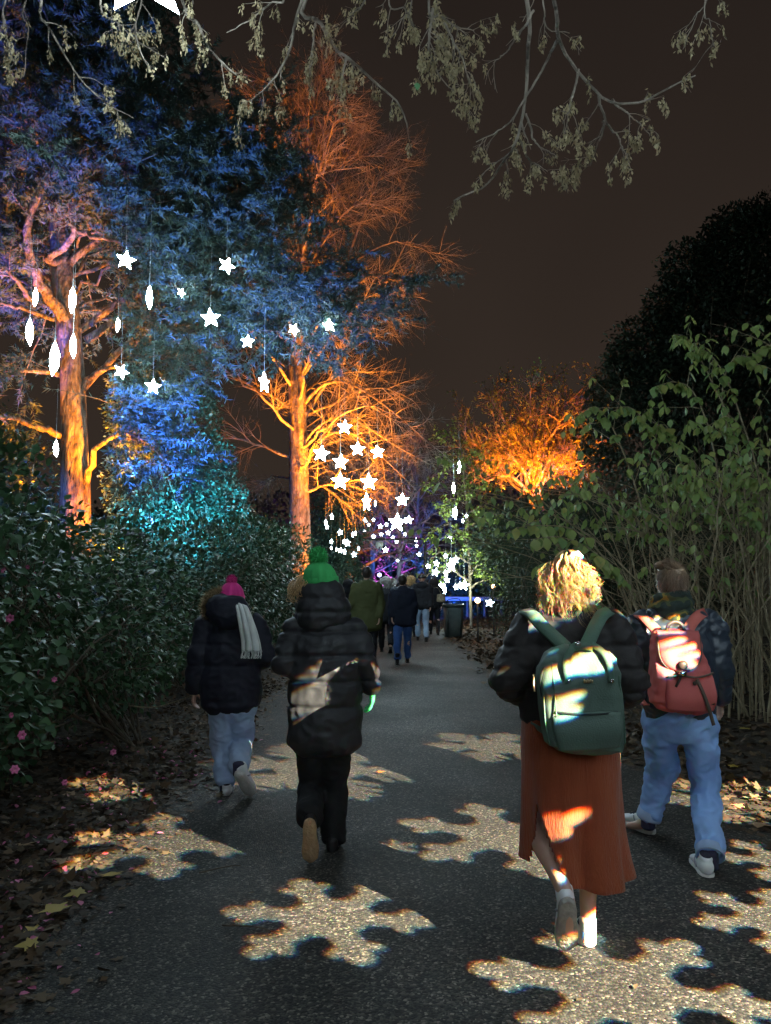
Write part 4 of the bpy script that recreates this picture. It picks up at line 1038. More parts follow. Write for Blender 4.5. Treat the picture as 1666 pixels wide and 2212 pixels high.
for s in (-.07, .07):
    V, f = one_tube([(c.x + s, c.y - .13, c.z - .12), (c.x + s, c.y + .1, c.z - .12)], [.05, .05], 4, 12)
    link('lens_barrel', mesh_np('lens_barrel', V, f), GREY, lb)
V, f = one_tube([(c.x - .1, c.y, c.z + .10), (c.x - .1, c.y, c.z + .22), (c.x + .1, c.y, c.z + .22), (c.x + .1, c.y, c.z + .1)], [.012] * 4, 14, 6)
link('bracket', mesh_np('bracket', V, f), METAL, lb)
# small lit lamps among the far walkers
WARM = glow_mat('warm_lamp', (1.0, .55, .25), 9.0); PINKL = glow_mat('pink_lamp', (1.0, .75, .85), 10.0); BLUEL = glow_mat('violet_lamp', (.5, .5, 1.0), 10.0)
for (x, y, Y, r, m, lbl) in [(837, 1255, 30, .10, PINKL, 'small pinkish lamp above the far heads in the middle'), (820, 1242, 34, .08, BLUEL, 'small violet lamp below the purple shrub'), (1032, 1297, 20, .07, WARM, 'small orange lamp on a stake right of the litter bin'), (1066, 1267, 22, .06, WARM, 'small orange lamp glimpsed through the dark shrub')]:
    p = px(x, y, Y)
    rt = tag(empty('path_lamp', (p.x, p.y, 0)), lbl, 'lamp')
    bm = bmesh.new(); bmesh.ops.create_icosphere(bm, subdivisions=2, radius=r); me = bpy.data.meshes.new('globe'); bm.to_mesh(me); bm.free()
    me.transform(Matrix.Translation(p)); me.materials.append(m); link('globe', me, None, rt)
    V, f = one_tube([(p.x, p.y, -.05), (p.x, p.y, p.z - r * .9)], [.02, .02], 4, 8)
    link('stake', mesh_np('stake', V, f), METAL, rt)

# ---------------------------------------------------------------- litter bin and low wall
BIN = mat('bin_plastic', (0.018, 0.030, 0.030), (0.035, 0.05, 0.048), scale=9, rough=.45)
BAG = mat('bin_liner', (0.02, 0.022, 0.025), rough=.3, bump=.6, bscale=30)
bp_ = gp(980, 1376)
bin_ = tag(empty('litter_bin', (bp_.x, bp_.y, 0)), 'dark tapered litter bin standing at the right path edge', 'bin')
def rrect(w, d, z, cx_, cy_, k=28, e=5.0):
    a = np.linspace(0, 2 * np.pi, k, endpoint=False)
    c, s = np.cos(a), np.sin(a); r = (np.abs(c) ** e + np.abs(s) ** e) ** (-1 / e)
    return np.stack([cx_ + r * c * w / 2, cy_ + r * s * d / 2, np.full(k, z)], 1)
def rings_mesh(rings, cap0=True, cap1=True):
    k = len(rings[0]); n = len(rings); V = np.concatenate(rings)
    idx = np.arange(n * k).reshape(n, k); a = idx[:-1]; b = idx[1:]
    fs = [np.stack([a, np.roll(a, -1, 1), np.roll(b, -1, 1), b], -1).reshape(-1, 4)]
    i = np.arange(k); j = np.roll(i, -1); extra = []; N = len(V); t = []
    if cap0: extra.append(rings[0].mean(0)); t.append(np.stack([j, i, np.full(k, N)], 1)); N += 1
    if cap1: extra.append(rings[-1].mean(0)); o = (n - 1) * k; t.append(np.stack([o + i, o + j, np.full(k, N)], 1))
    if extra: V = np.vstack([V] + [e[None] for e in extra]); fs.append(np.concatenate(t))
    return V, fs
V, f = rings_mesh([rrect(.46, .50, .0, bp_.x, bp_.y), rrect(.47, .52, .05, bp_.x, bp_.y), rrect(.56, .60, .86, bp_.x, bp_.y), rrect(.53, .57, .86, bp_.x, bp_.y), rrect(.50, .54, .72, bp_.x, bp_.y)], True, True)
link('body', mesh_np('body', V, f, False), BIN, bin_)
V, f = rings_mesh([rrect(.565, .605, .83, bp_.x, bp_.y), rrect(.61, .65, .835, bp_.x, bp_.y), rrect(.61, .65, .90, bp_.x, bp_.y), rrect(.535, .575, .90, bp_.x, bp_.y), rrect(.535, .575, .80, bp_.x, bp_.y)], False, False)
link('rim', mesh_np('rim', V, f, False), BIN, bin_)
V, f = one_tube([(bp_.x - .2, bp_.y - .1, .85), (bp_.x - .15, bp_.y - .1, 1.02), (bp_.x + .15, bp_.y - .1, 1.04), (bp_.x + .22, bp_.y - .1, .86)], [.012] * 4, 20, 6)
link('handle', mesh_np('handle', V, f), BAG, bin_)
for s in (-1, 1):
    V, f = box_part(bp_.x + s * .17 - .02, bp_.x + s * .17 + .02, bp_.y - .315, bp_.y - .28, .08, .80)
    link('rib', mesh_np('rib', V, f, False), BIN, bin_)
WALLM = mat('pale_render', (0.45, 0.45, 0.44), (0.55, 0.55, 0.53), scale=3, rough=.8, bump=.3)
p, q = px(930, 1292, 33), px(1090, 1292, 33)
rail = tag(empty('low_rail', (p.x, 33, 0)), 'low pale rail lit bright blue behind the litter bin', 'rail')
V, f = box_part(p.x, q.x, 32.95, 33.05, .70, .86); link('beam', mesh_np('beam', V, f, False), WALLM, rail)
for i in range(5):
    x = p.x + .1 + (q.x - p.x - .2) * i / 4
    V, f = box_part(x - .05, x + .05, 33.06, 33.16, -.05, .84); link('post', mesh_np('post', V, f, False), BARK, rail)

# ---------------------------------------------------------------- snowflake projector (behind the viewer, on its stand)
PJ = Vector((6.3, -3.0, 5.0))
AIM = Vector((-.35, 5.6, 0))
pj_ax = (AIM - PJ).normalized()
pj_r = pj_ax.cross(Vector((0, 0, 1))).normalized(); pj_u = pj_r.cross(pj_ax)
PD = 0.5
proj = tag(empty('snowflake_projector', (PJ.x, PJ.y, 0)), 'snowflake projector on a stand behind the viewer lighting the path', 'projector')
def to_plate(w):
    d = Vector(w) - PJ
    k = PD / d.dot(pj_ax)
    return (d.dot(pj_r) * k, d.dot(pj_u) * k)
lazi = Vector((pj_ax.x, pj_ax.y, 0)).normalized(); lside = Vector((lazi.y, -lazi.x, 0))
polys = []
def capsule(p, q, r0, r1, k=7):
    p, q = np.array(p), np.array(q); d = (q - p) / np.linalg.norm(q - p); n = np.array([-d[1], d[0]])
    a0 = math.atan2(n[1], n[0])
    A = [p + r0 * np.array([math.cos(a0 + t), math.sin(a0 + t)]) for t in np.linspace(0, math.pi, k)]
    B = [q + r1 * np.array([math.cos(a0 + math.pi + t), math.sin(a0 + math.pi + t)]) for t in np.linspace(0, math.pi, k)]
    return A + B
def flake(gx_, gy_, R, rot, el=1.0, kind=0, lw=1.0):
    c = gp(gx_, gy_)
    shapes = [[(.42 * math.cos(t), .42 * math.sin(t)) for t in np.linspace(0, 2 * math.pi, 18, endpoint=False)]]
    for i in range(6):
        a = rot + i * math.pi / 3; u = np.array([math.cos(a), math.sin(a)])
        if kind == 0:        # fat rounded lobes
            shapes.append(capsule(u * .2, u * .90, .15 * lw, .115 * lw))
            for sg in (-1, 1):
                b = a + sg * math.radians(52); v = np.array([math.cos(b), math.sin(b)])
                shapes.append(capsule(u * .60, u * .60 + v * .24, .080 * lw, .070 * lw))
        else:                # feathery arms
            shapes.append(capsule(u * .2, u * .97, .12 * lw, .05 * lw))
            for t, l in ((.40, .36), (.60, .28), (.78, .18)):
                for sg in (-1, 1):
                    b = a + sg * math.radians(48); v = np.array([math.cos(b), math.sin(b)])
                    shapes.append(capsule(u * t, u * t + v * l, .075 * lw, .045 * lw))
    for s in shapes:
        polys.append([to_plate(c + lside * (x * R) + lazi * (y * R * el)) for x, y in s])
flake(700, 1985, .50, .25, 1.0, 0)
flake(1325, 2140, .58, .1, 1.0, 0)
flake(350, 1822, .60, .15, 1.0, 0)
flake(685, 1662, .86, .2, 1.25, 1)
flake(1065, 1615, .66, .5, 1.2, 1)
flake(1085, 1810, .66, .0, 1.1, 0)
flake(1668, 1990, .40, .5, 1.0, 0)
flake(1690, 1862, .38, .2, 1.0, 0)
flake(1590, 1730, .62, .3, 1.1, 1)
flake(330, 1688, .66, .5, 1.0, 1)
flake(845, 1835, .14, .9, 1.0, 0)
HALF = .36
verts = [Vector((x, y)) for x, y in [(-HALF, -HALF), (HALF, -HALF), (HALF, HALF), (-HALF, HALF)]]
edges = [(0, 1), (1, 2), (2, 3), (3, 0)]
for p in polys:
    o = len(verts); verts += [Vector(q) for q in p]; edges += [(o + i, o + (i + 1) % len(p)) for i in range(len(p))]
rv, re_, rf, *_ = delaunay_2d_cdt(verts, edges, [], 0, 1e-6)
def inside(pt, poly):
    x, y = pt; c = False; n = len(poly); j = n - 1
    for i in range(n):
        xi, yi = poly[i]; xj, yj = poly[j]
        if (yi > y) != (yj > y) and x < (xj - xi) * (y - yi) / (yj - yi) + xi: c = not c
        j = i
    return c
bb = [(min(q[0] for q in p), max(q[0] for q in p), min(q[1] for q in p), max(q[1] for q in p)) for p in polys]
keep = []
for t in rf:
    cx_, cy_ = sum(rv[i][0] for i in t) / 3, sum(rv[i][1] for i in t) / 3
    if not any(b[0] <= cx_ <= b[1] and b[2] <= cy_ <= b[3] and inside((cx_, cy_), p) for b, p in zip(bb, polys)): keep.append(tuple(t))
pc = PJ + pj_ax * PD
V = np.array([pc + pj_r * v[0] + pj_u * v[1] for v in rv])
link('gobo_plate', mesh_np('gobo_plate', V, [np.array(keep)], False), METAL, proj)
# housing: an open-ended box from behind the lamps to the plate
def oriented(pts): return np.array([PJ + pj_r * a + pj_ax * b + pj_u * c for a, b, c in pts])
rings = [oriented([(-s, b, -s), (s, b, -s), (s, b, s), (-s, b, s)]) for s, b in ((.10, -.25), (.20, -.10), (HALF, PD), (HALF + .03, PD), (HALF + .03, PD + .02))]
V, f = rings_mesh(rings, True, False)
link('housing', mesh_np('housing', V, f, False), METAL, proj)
V, f = one_tube([(PJ.x, PJ.y - .1, -.05), (PJ.x, PJ.y - .1, PJ.z - .1)], [.035, .03], 6, 10)
link('pole', mesh_np('pole', V, f), METAL, proj)
for i in range(3):
    t = i * 2.094 + .4
    V, f = one_tube([(PJ.x, PJ.y - .1, .9), (PJ.x + .6 * math.cos(t), PJ.y - .1 + .6 * math.sin(t), .0)], [.018, .018], 4, 8)
    link('leg', mesh_np('leg', V, f), METAL, proj)
# lens colour fringes: the red, green and blue beams leave a hair's breadth apart
GP = 34000
for nm, cl, off in (('red_beam', (1.0, .04, 0), -.0003), ('green_beam', (.03, .84, .03), 0.0), ('blue_beam', (0, .02, .62), .0003)):
    spot(nm, PJ + pj_u * off, PJ + pj_u * off + pj_ax, cl, GP, 70, .15, .0007, proj)


# ---------------------------------------------------------------- figure building
def vv(p): return np.array([p[0], p[1], p[2]], float)
def limb(pts, rx, ry=None, right=(1, 0, 0), n=None, k=20, pw=2.0):
    """closed tube through pts with elliptical sections (rx along 'right', ry across)"""
    pts = np.array([vv(p) for p in pts]); m = len(pts); n = n or max(6, 5 * m)
    rx = np.asarray(rx, float); ry = rx if ry is None else np.asarray(ry, float)
    P = spline(pts, n); a = spline(rx[:, None], n)[:, 0]; b = spline(ry[:, None], n)[:, 0]
    # rounded ends
    T = unit(np.gradient(P, axis=0))
    e0, e1 = min(a[0], b[0]), min(a[-1], b[-1])
    P = np.vstack([P[0] - T[0] * e0 * .45, P[0] - T[0] * e0 * .3, P, P[-1] + T[-1] * e1 * .3, P[-1] + T[-1] * e1 * .45])
    a = np.concatenate([[a[0] * .35, a[0] * .75], a, [a[-1] * .75, a[-1] * .35]]); b = np.concatenate([[b[0] * .35, b[0] * .75], b, [b[-1] * .75, b[-1] * .35]])
    T = np.vstack([T[0], T[0], T, T[-1], T[-1]])
    R = np.asarray(right, float)
    A = unit(R[None] - (T @ R)[:, None] * T); B = np.cross(T, A)
    th = np.linspace(0, 2 * np.pi, k, endpoint=False); c, s = np.cos(th), np.sin(th)
    q = (np.abs(c) ** pw + np.abs(s) ** pw) ** (-1 / pw)
    rings = [P[i] + np.outer(c * q * max(a[i], 1e-4), A[i]) + np.outer(s * q * max(b[i], 1e-4), B[i]) for i in range(len(P))]
    return rings_mesh(rings)

def ball(c, r, u=None, f=None, k=16):
    """ellipsoid; r=(side, front, up), axes from forward f"""
    f = np.array([0, 1., 0]) if f is None else unit(np.asarray(f, float)); up = np.array([0, 0, 1.]) if u is None else np.asarray(u, float)
    s = unit(np.cross(f, up)); up = np.cross(s, f)
    th = np.linspace(-.497 * np.pi, .497 * np.pi, k // 2 + 2); ph = np.linspace(0, 2 * np.pi, k, endpoint=False)
    rings = [vv(c) + np.outer(np.cos(ph) * np.cos(t) * r[0], s) + np.outer(np.sin(ph) * np.cos(t) * r[1], f) + np.sin(t) * r[2] * up for t in th]
    return rings_mesh(rings)

def union(name, parts, voxel, smooth=3, disp=None, factor=.5):
    V, f = merge(parts)
    me = mesh_np('tmp', V, f)
    bm = bmesh.new(); bm.from_mesh(me); bmesh.ops.recalc_face_normals(bm, faces=bm.faces); bm.to_mesh(me); bm.free()
    o = bpy.data.objects.new('tmp', me); COL.objects.link(o)
    md = o.modifiers.new('r', 'REMESH'); md.mode = 'VOXEL'; md.voxel_size = voxel; md.use_smooth_shade = True
    sm = o.modifiers.new('s', 'SMOOTH'); sm.iterations = smooth; sm.factor = factor
    dg = bpy.context.evaluated_depsgraph_get()
    out = bpy.data.meshes.new_from_object(o.evaluated_get(dg))
    bpy.data.objects.remove(o); bpy.data.meshes.remove(me)
    out.name = name
    if disp is not None:
        n = len(out.vertices); co = np.empty(n * 3, np.float32); no = np.empty(n * 3, np.float32)
        out.vertices.foreach_get('co', co); out.vertices.foreach_get('normal', no)
        co = co.reshape(-1, 3).astype(float); no = no.reshape(-1, 3).astype(float)
        co = co + no * disp(co, no)[:, None]
        out.vertices.foreach_set('co', co.astype(np.float32).ravel()); out.update()
    out.polygons.foreach_set('use_smooth', np.ones(len(out.polygons), bool))
    return out

def pnoise(co, sx_, sy_, sz_, off=0.0):
    return np.array([noise.noise((c[0] * sx_ + off, c[1] * sy_, c[2] * sz_)) for c in co])
def folds(amp, fx=7, fz=9, off=0.0):
    def d(co, no):
        a = pnoise(co, fx, fx, fz, off)
        return amp * (a - .95 * np.abs(pnoise(co, fx * 1.9, fx * 1.9, fz * 2.0, off + 5)) + .35)
    return d

SKIN = mat('skin', (0.55, 0.33, 0.25), (0.62, 0.38, 0.29), scale=20, rough=.55)
def cloth(name, c, c2=None, rough=.8, weave=220, bump=.25, sheen=.0, scale=5, spec=.3):
    return mat(name, c, c2 or tuple(x * 1.35 for x in c), scale=scale, rough=rough, bump=bump, bscale=weave, spec=spec, sheen=sheen, bdist=.004)
WHITE_SHOE = cloth('white_leather', (0.80, 0.80, 0.82), (0.86, 0.86, 0.88), rough=.5)
SOLE_W = mat('pale_rubber', (0.62, 0.60, 0.56), (0.72, 0.70, 0.66), scale=30, rough=.7, bump=.4, bscale=80)
SOLE_T = mat('tan_rubber', (0.42, 0.27, 0.14), (0.52, 0.35, 0.20), scale=30, rough=.7, bump=.5, bscale=70)
BLACKSHOE = cloth('black_leather', (0.014, 0.013, 0.013), rough=.5)
GREYS = cloth('grey_stripe', (0.28, 0.28, 0.32))
LACE = cloth('dark_lace', (0.03, 0.03, 0.05))

def hand_parts(wrist, d, palm_n, side, curl=.5, s=1.0):
    """palm, four unequal bent fingers and a thumb off the side of the palm"""
    d = unit(vv(d)); pn = unit(vv(palm_n) - d * (vv(palm_n) @ d)); lat = np.cross(d, pn) * side
    w = vv(wrist)
    out = [limb([w - d * .02, w + d * .03 * s, w + d * .075 * s, w + d * .095 * s], [.026 * s, .034 * s, .042 * s, .038 * s], [.020 * s, .016 * s, .015 * s, .012 * s], right=lat)]
    for i, (ln, sp_) in enumerate([(.072, .029), (.080, .010), (.074, -.010), (.058, -.028)]):
        b = w + d * .085 * s + lat * sp_ * s
        d1 = unit(d + pn * curl * .5 + lat * sp_ * 1.5); d2 = unit(d + pn * curl * 1.6); d3 = unit(d * .5 + pn * curl * 2.4)
        p1 = b + d1 * ln * .45 * s; p2 = p1 + d2 * ln * .32 * s; p3 = p2 + d3 * ln * .26 * s
        out.append(limb([b - d * .02, b, p1, p2, p3], [.0095 * s, .0095 * s, .009 * s, .0085 * s, .007 * s], k=10))
    b = w + d * .03 * s + lat * .030 * s
    t1 = b + unit(lat * .8 + d * .6 + pn * .5) * .04 * s; t2 = t1 + unit(lat * .3 + d * 1.0 + pn * .6) * .035 * s
    out.append(limb([b - lat * .015, b, t1, t2], [.013 * s, .012 * s, .011 * s, .008 * s], k=10))
    return out

def head_parts(c, f, s=1.0):
    """skull, jaw, brow, nose, lips, ears"""
    f = unit(vv(f)); up = np.array([0, 0, 1.]); sd = unit(np.cross(f, up)); c = vv(c)
    P = [ball(c + up * .02 * s - f * .01 * s, (.076 * s, .096 * s, .098 * s), f=f), ball(c - up * .055 * s + f * .03 * s, (.055 * s, .060 * s, .058 * s), f=f), ball(c - up * .03 * s + f * .045 * s, (.060 * s, .045 * s, .05 * s), f=f),
         limb([c + f * .082 * s + up * .01 * s, c + f * .098 * s - up * .012 * s, c + f * .108 * s - up * .030 * s], [.009 * s, .011 * s, .015 * s], [.010 * s, .012 * s, .012 * s], k=10),
         ball(c + f * .078 * s + up * .022 * s, (.052 * s, .016 * s, .012 * s), f=f), ball(c + f * .082 * s - up * .060 * s, (.024 * s, .012 * s, .009 * s), f=f), ball(c + f * .07 * s - up * .10 * s, (.025 * s, .022 * s, .02 * s), f=f)]
    for e in (-1, 1): P.append(ball(c + sd * e * .078 * s - f * .012 * s - up * .005 * s, (.010 * s, .018 * s, .030 * s), f=f))
    return P
EYE = mat('eye', (0.75, 0.74, 0.72), rough=.2)

def shoe(parent, heel, toe_dir, up, L=.27, upper=WHITE_SHOE, solem=SOLE_W, thick=.028, boot=0.0, label=None):
    f = unit(vv(toe_dir)); u = unit(vv(up) - f * (vv(up) @ f)); s = np.cross(f, u)
    M = lambda p: vv(heel) + s * p[0] * L / .27 + f * p[1] * L / .27 + u * p[2] * L / .27
    t = thick
    ys = [.006, .03, .07, .11, .15, .19, .23, .258]; hw = [.026, .034, .036, .037, .042, .045, .040, .024]; hi = [.085, .095, .098, .090, .078, .066, .055, .042]
    parts = [limb([M((0, y, (h + t) / 2)) for y, h in zip(ys, hi)], [w * L / .27 for w in hw], [(h - t) / 2 * 1.05 * L / .27 for h in hi], right=s, pw=2.4)]
    parts.append(limb([M((0, .045, .05)), M((0, .04, .10)), M((0, .036, .112 + boot))], [.036, .036, .037 + boot * .1], [.042, .044, .046 + boot * .08], right=s))
    me = union('shoe', parts, .0075, 2)
    o = link('shoe', me, upper, parent)
    if label: o['label'] = label
    th = np.linspace(0, 2 * np.pi, 28, endpoint=False)
    yy = .133 - .137 * np.cos(th); sg = np.sign(np.sin(th)); ww = np.interp(yy, [-.004, .012, .05, .10, .16, .20, .24, .270], [.006, .030, .038, .037, .046, .049, .042, .006]) * np.where(np.abs(np.sin(th)) < .02, 0, sg)
    def out(z, k=1.0): return np.array([M((w * k, .133 + (y - .133) * k, z)) for w, y in zip(ww, yy)])
    V, fs = rings_mesh([out(0, .95), out(.004, 1.0), out(t, 1.0), out(t + .006, .93)])
    link('sole', mesh_np('sole', V, fs), solem, o)
    if upper is WHITE_SHOE:      # dark padded collar and a stripe over each side
        V, fs = limb([M((0, .040, .112)), M((0, .039, .120))], [.033, .032], [.041, .040], right=s); link('collar', mesh_np('collar', V, fs), LACE, o)
        for e in (-1, 1):
            V, fs = one_tube([M((e * .037, .085, .040)), M((e * .039, .105, .062)), M((e * .033, .120, .082))], [.0045, .0045, .0035], 8, 5); link('stripe', mesh_np('stripe', V, fs), GREYS, o)
    for i in range(3):
        V, fs = one_tube([M((-.022, .135 + i * .022, .084 - i * .010)), M((0, .130 + i * .022, .094 - i * .010)), M((.022, .135 + i * .022, .084 - i * .010))], [.003] * 3, 8, 5)
        link('lace', mesh_np('lace', V, fs), LACE, o)
    return o

def body(root, J, f, hscale=1.0, skin=SKIN, hands=('L', 'R'), voxel=.010, palm=None, curl=.6):
    f = unit(vv(f)); right = unit(np.cross(f, np.array([0, 0, 1.])))
    hipc = (vv(J['hipL']) + vv(J['hipR'])) / 2; nk = vv(J['neck'])
    P = head_parts(J['head'], J.get('look', f), hscale)
    P.append(limb([nk - np.array([0, 0, .04]), nk + np.array([0, 0, .02]), vv(J['head']) - np.array([0, 0, .06])], [.062, .054, .052], [.060, .055, .055], right=right))
    P.append(limb([hipc - np.array([0, 0, .06]), hipc, hipc * .65 + nk * .35, hipc * .3 + nk * .7, hipc * .1 + nk * .9, nk], [.13, .15, .125, .145, .15, .06], [.09, .105, .09, .105, .085, .055], right=right))
    for s in 'LR':
        sh, el, wr = (vv(J[k + s]) for k in ('sh', 'el', 'wr'))
        P.append(limb([sh, sh * .5 + el * .5, el], [.050, .045, .038], k=14)); P.append(limb([el, el * .6 + wr * .4, wr], [.039, .036, .026], k=14))
        dd = unit(wr - el)
        pn = (palm or {}).get(s, (right if s == 'L' else -right))
        if s in hands: P += hand_parts(wr, J.get('hand' + s, dd), pn, -1 if s == 'L' else 1, curl)
        hp, kn, an = (vv(J[k + s]) for k in ('hip', 'kn', 'an'))
        P.append(limb([hp + np.array([0, 0, .05]), hp * .6 + kn * .4, kn], [.082, .072, .052], [.09, .076, .056], right=right, k=16))
        bk = -f * .012
        P.append(limb([kn, kn * .7 + an * .3 + bk, kn * .35 + an * .65, an], [.051, .052, .038, .031], [.053, .056, .042, .036], right=right, k=16))
        td = unit(vv(J['toe' + s])); P.append(limb([an, an + td * .05 + unit(an - kn) * .04, an + td * .15 + unit(an - kn) * .055], [.031, .033, .03], [.034, .030, .022], right=right, k=12))
    o = link('body', union('body', P, voxel, 2), skin, root)
    c = vv(J['head']); lk = unit(vv(J.get('look', f))); sd = unit(np.cross(lk, np.array([0, 0, 1.])))
    for e in (-1, 1):
        V, fs = ball(c + sd * e * .032 * hscale + lk * .079 * hscale + np.array([0, 0, .006]), (.012 * hscale,) * 3, k=10)
        link('eye', mesh_np('eye', V, fs), EYE, root)
    return o

def sleeve(sh, el, wr, r, right, inner):
    sh, el, wr, inner = vv(sh), vv(el), vv(wr), vv(inner)
    return [limb([inner, sh, sh * .5 + el * .5, el], [r[0], r[0], r[1], r[2]], k=18), limb([el + (sh - el) * .1, el, el * .5 + wr * .5, wr], [r[2] * .95, r[2], r[3], r[4]], k=18)]

def hair_strands(c, f, n, g, r_out, drop, spread=1.0, curl=.012, cyc=4.0, rad=.0055, cap=.55, locks=0, sides=4):
    """locks rising from the scalp, running over the head and hanging down"""
    n0 = n
    f = unit(vv(f)); up = np.array([0, 0, 1.]); sd = unit(np.cross(f, up)); c = vv(c) + up * .02
    az = g.uniform(0, 2 * np.pi, locks or n); keep = ~((np.sin(az) > .35)); az = az[keep]; n = len(az)      # none over the face
    th0 = g.uniform(.05, 1.0, n); th1 = g.uniform(1.5, 1.95, n); R = g.uniform(r_out[0], r_out[1], n); dz = g.uniform(drop[0], drop[1], n)
    ph0 = g.uniform(0, 6.28, n); cy0 = g.uniform(.7, 1.3, n); am0 = g.uniform(.5, 1.3, n)
    if locks:               # strands gathered into locks
        per = max(1, n0 // n); rp_ = lambda a, s: np.repeat(a, per) + g.normal(scale=s, size=n * per)
        az, th0, th1, R, dz, ph0, cy0, am0 = rp_(az, .022), rp_(th0, .02), rp_(th1, .02), rp_(R, .0018), rp_(dz, .008), rp_(ph0, .14), rp_(cy0, .008), rp_(am0, .05); n = len(az)
    m = 16 if locks else 24; t = np.linspace(0, 1, m)[None]
    th = th0[:, None] + (th1 - th0)[:, None] * np.minimum(t / cap, 1)
    hang = np.clip((t - cap) / (1 - cap), 0, 1)
    rr = .090 + (R - .090)[:, None] * np.minimum(t / .4, 1)
    dirx, diry = np.cos(az)[:, None], np.sin(az)[:, None]
    P = c + (np.sin(th) * rr * dirx * spread)[..., None] * sd + (np.sin(th) * rr * diry * 1.12)[..., None] * f + (np.cos(th) * rr * 1.12)[..., None] * up - (hang * dz[:, None])[..., None] * up
    ph = ph0[:, None] + t * 6.283 * cyc * cy0[:, None]
    amp = curl * np.minimum(t * 3, 1) * am0[:, None]
    P = P + (amp * np.cos(ph))[..., None] * (sd * dirx[..., None] * 0 + sd) + (amp * np.sin(ph))[..., None] * (up * .5 + f * .6) + np.cumsum(g.normal(scale=.0003 if locks else .0012, size=P.shape), 1)
    Rr = rad * g.uniform(.6, 1.3, n)[:, None] * np.linspace(1, .45, m)[None]
    V, fs = tubes(P, Rr, sides)
    rv_ = np.repeat(g.uniform(size=n // per), per) if locks else g.uniform(size=n)
    return V, fs, np.repeat(rv_, m * sides)

def hat(root, c, f, m, w, z0, ztop, pom_c, pom_r, g, yc=None, band=True):
    c = vv(c); zs = np.linspace(0, 1, 14); prof = np.interp(zs, [0, .1, .35, .6, .8, .93, 1], [1, 1.03, 1.02, .9, .68, .42, .12])
    ax = vv(pom_c) - c
    rings = []
    k = 60
    th = np.linspace(0, 2 * np.pi, k, endpoint=False)
    for t, p in zip(zs, prof):
        ctr = np.array([c[0] + ax[0] * t * .75, c[1] + ax[1] * t * .75, z0 + (ztop - z0) * t])
        rib = 1 + .018 * np.sign(np.sin(th * 15)) * (1 if t < .9 else .3)
        rings.append(ctr + np.stack([np.cos(th) * w * p * rib, np.sin(th) * w * 1.12 * p * rib, np.zeros(k)], 1))
    V, fs = rings_mesh(rings, False, True)
    o = link('hat', mesh_np('hat', V, fs), m, root)
    V, fs = merge([rings_mesh([c * [1, 1, 0] + np.stack([np.cos(th) * w * s_, np.sin(th) * w * 1.12 * s_, np.full(k, z)], 1) for s_, z in ((1.02, z0 - .006), (1.09, z0), (1.09, z0 + .045), (1.02, z0 + .05))], False, False)])
    link('turn_up', mesh_np('turn_up', V, fs), m, o)
    n = 900
    d = sphere_dirs(n, g)
    V, fs, r = scatter(NEEDLE, vv(pom_c) + d * pom_r * .35, d + g.normal(scale=.25, size=d.shape), g.normal(size=d.shape), pom_r * g.uniform(.55, .8, n), pom_r * .16, g.uniform(size=n))
    B = ball(pom_c, (pom_r * .72,) * 3)
    V, fs = merge([(V, fs), B])
    link('pompom', mesh_np('pompom', V, fs, False), m, o)
    return o

def ribbon(pts, width, normal, thick, n=24):
    """strap: flat band through pts"""
    P = spline([vv(p) for p in pts], n); T = unit(np.gradient(P, axis=0)); N = np.asarray(normal, float)
    if N.ndim == 1: N = np.tile(N, (n, 1))
    S = unit(np.cross(T, N)); N2 = np.cross(S, T)
    w = np.broadcast_to(np.asarray(width, float), (n,)) if np.ndim(width) == 0 else np.interp(np.linspace(0, 1, n), np.linspace(0, 1, len(width)), width)
    rings = [np.array([P[i] - S[i] * w[i] / 2 - N2[i] * thick / 2, P[i] + S[i] * w[i] / 2 - N2[i] * thick / 2, P[i] + S[i] * w[i] / 2 + N2[i] * thick / 2, P[i] - S[i] * w[i] / 2 + N2[i] * thick / 2]) for i in range(n)]
    return rings_mesh(rings)

def quilt(zs, amp, base=None):
    """horizontal seams at the given heights"""
    zs = np.asarray(zs, float)
    def d(co, no):
        dz = np.abs(co[:, 2][:, None] - zs[None]).min(1)
        o = -amp * np.exp(-(dz / .012) ** 2) + amp * .35 * (1 - np.exp(-(dz / .04) ** 2))
        return o + (base(co, no) if base else 0)
    return d
X1, Y1, Z1 = np.eye(3)

# ---------------------------------------------------------------- the four near walkers
FWD = np.array([0, 1., 0])
def J_(**k): return {a: (vv(px(*b)) if a not in ('toeL', 'toeR', 'look', 'handL', 'handR') else np.array(b, float)) for a, b in k.items()}

# ===== woman with the green backpack and the rust skirt
g = np.random.default_rng(71)
A = tag(empty('person', (.83, 3.56, 0)), 'walker with curly blonde hair in dark padded jacket and long rust orange skirt', 'person')
JA = J_(head=(1224, 1268, 3.60), neck=(1228, 1338, 3.60), shL=(1150, 1362, 3.58), shR=(1312, 1362, 3.58), elL=(1100, 1468, 3.50), elR=(1362, 1478, 3.52), wrL=(1140, 1490, 3.80), wrR=(1330, 1490, 3.82),
        hipL=(1195, 1590, 3.56), hipR=(1272, 1590, 3.56), knL=(1158, 1785, 3.60), knR=(1272, 1795, 3.66), anL=(1222, 1930, 3.27), anR=(1270, 2008, 3.60), toeL=(.04, .45, -.9), toeR=(.02, 1, -.12))
body(A, JA, FWD, .97, curl=.8)
PUFF_A = cloth('dark_padded_nylon', (0.020, 0.017, 0.017), (0.028, 0.024, 0.024), rough=.62, weave=90, bump=.3, spec=.3)
zA = lambda y: px(1228, y, 3.56).z
def coat_a(co, no):
    return quilt([zA(1392), zA(1440), zA(1490)], .010, folds(.016, 9, 11, 2.0))(co, no)
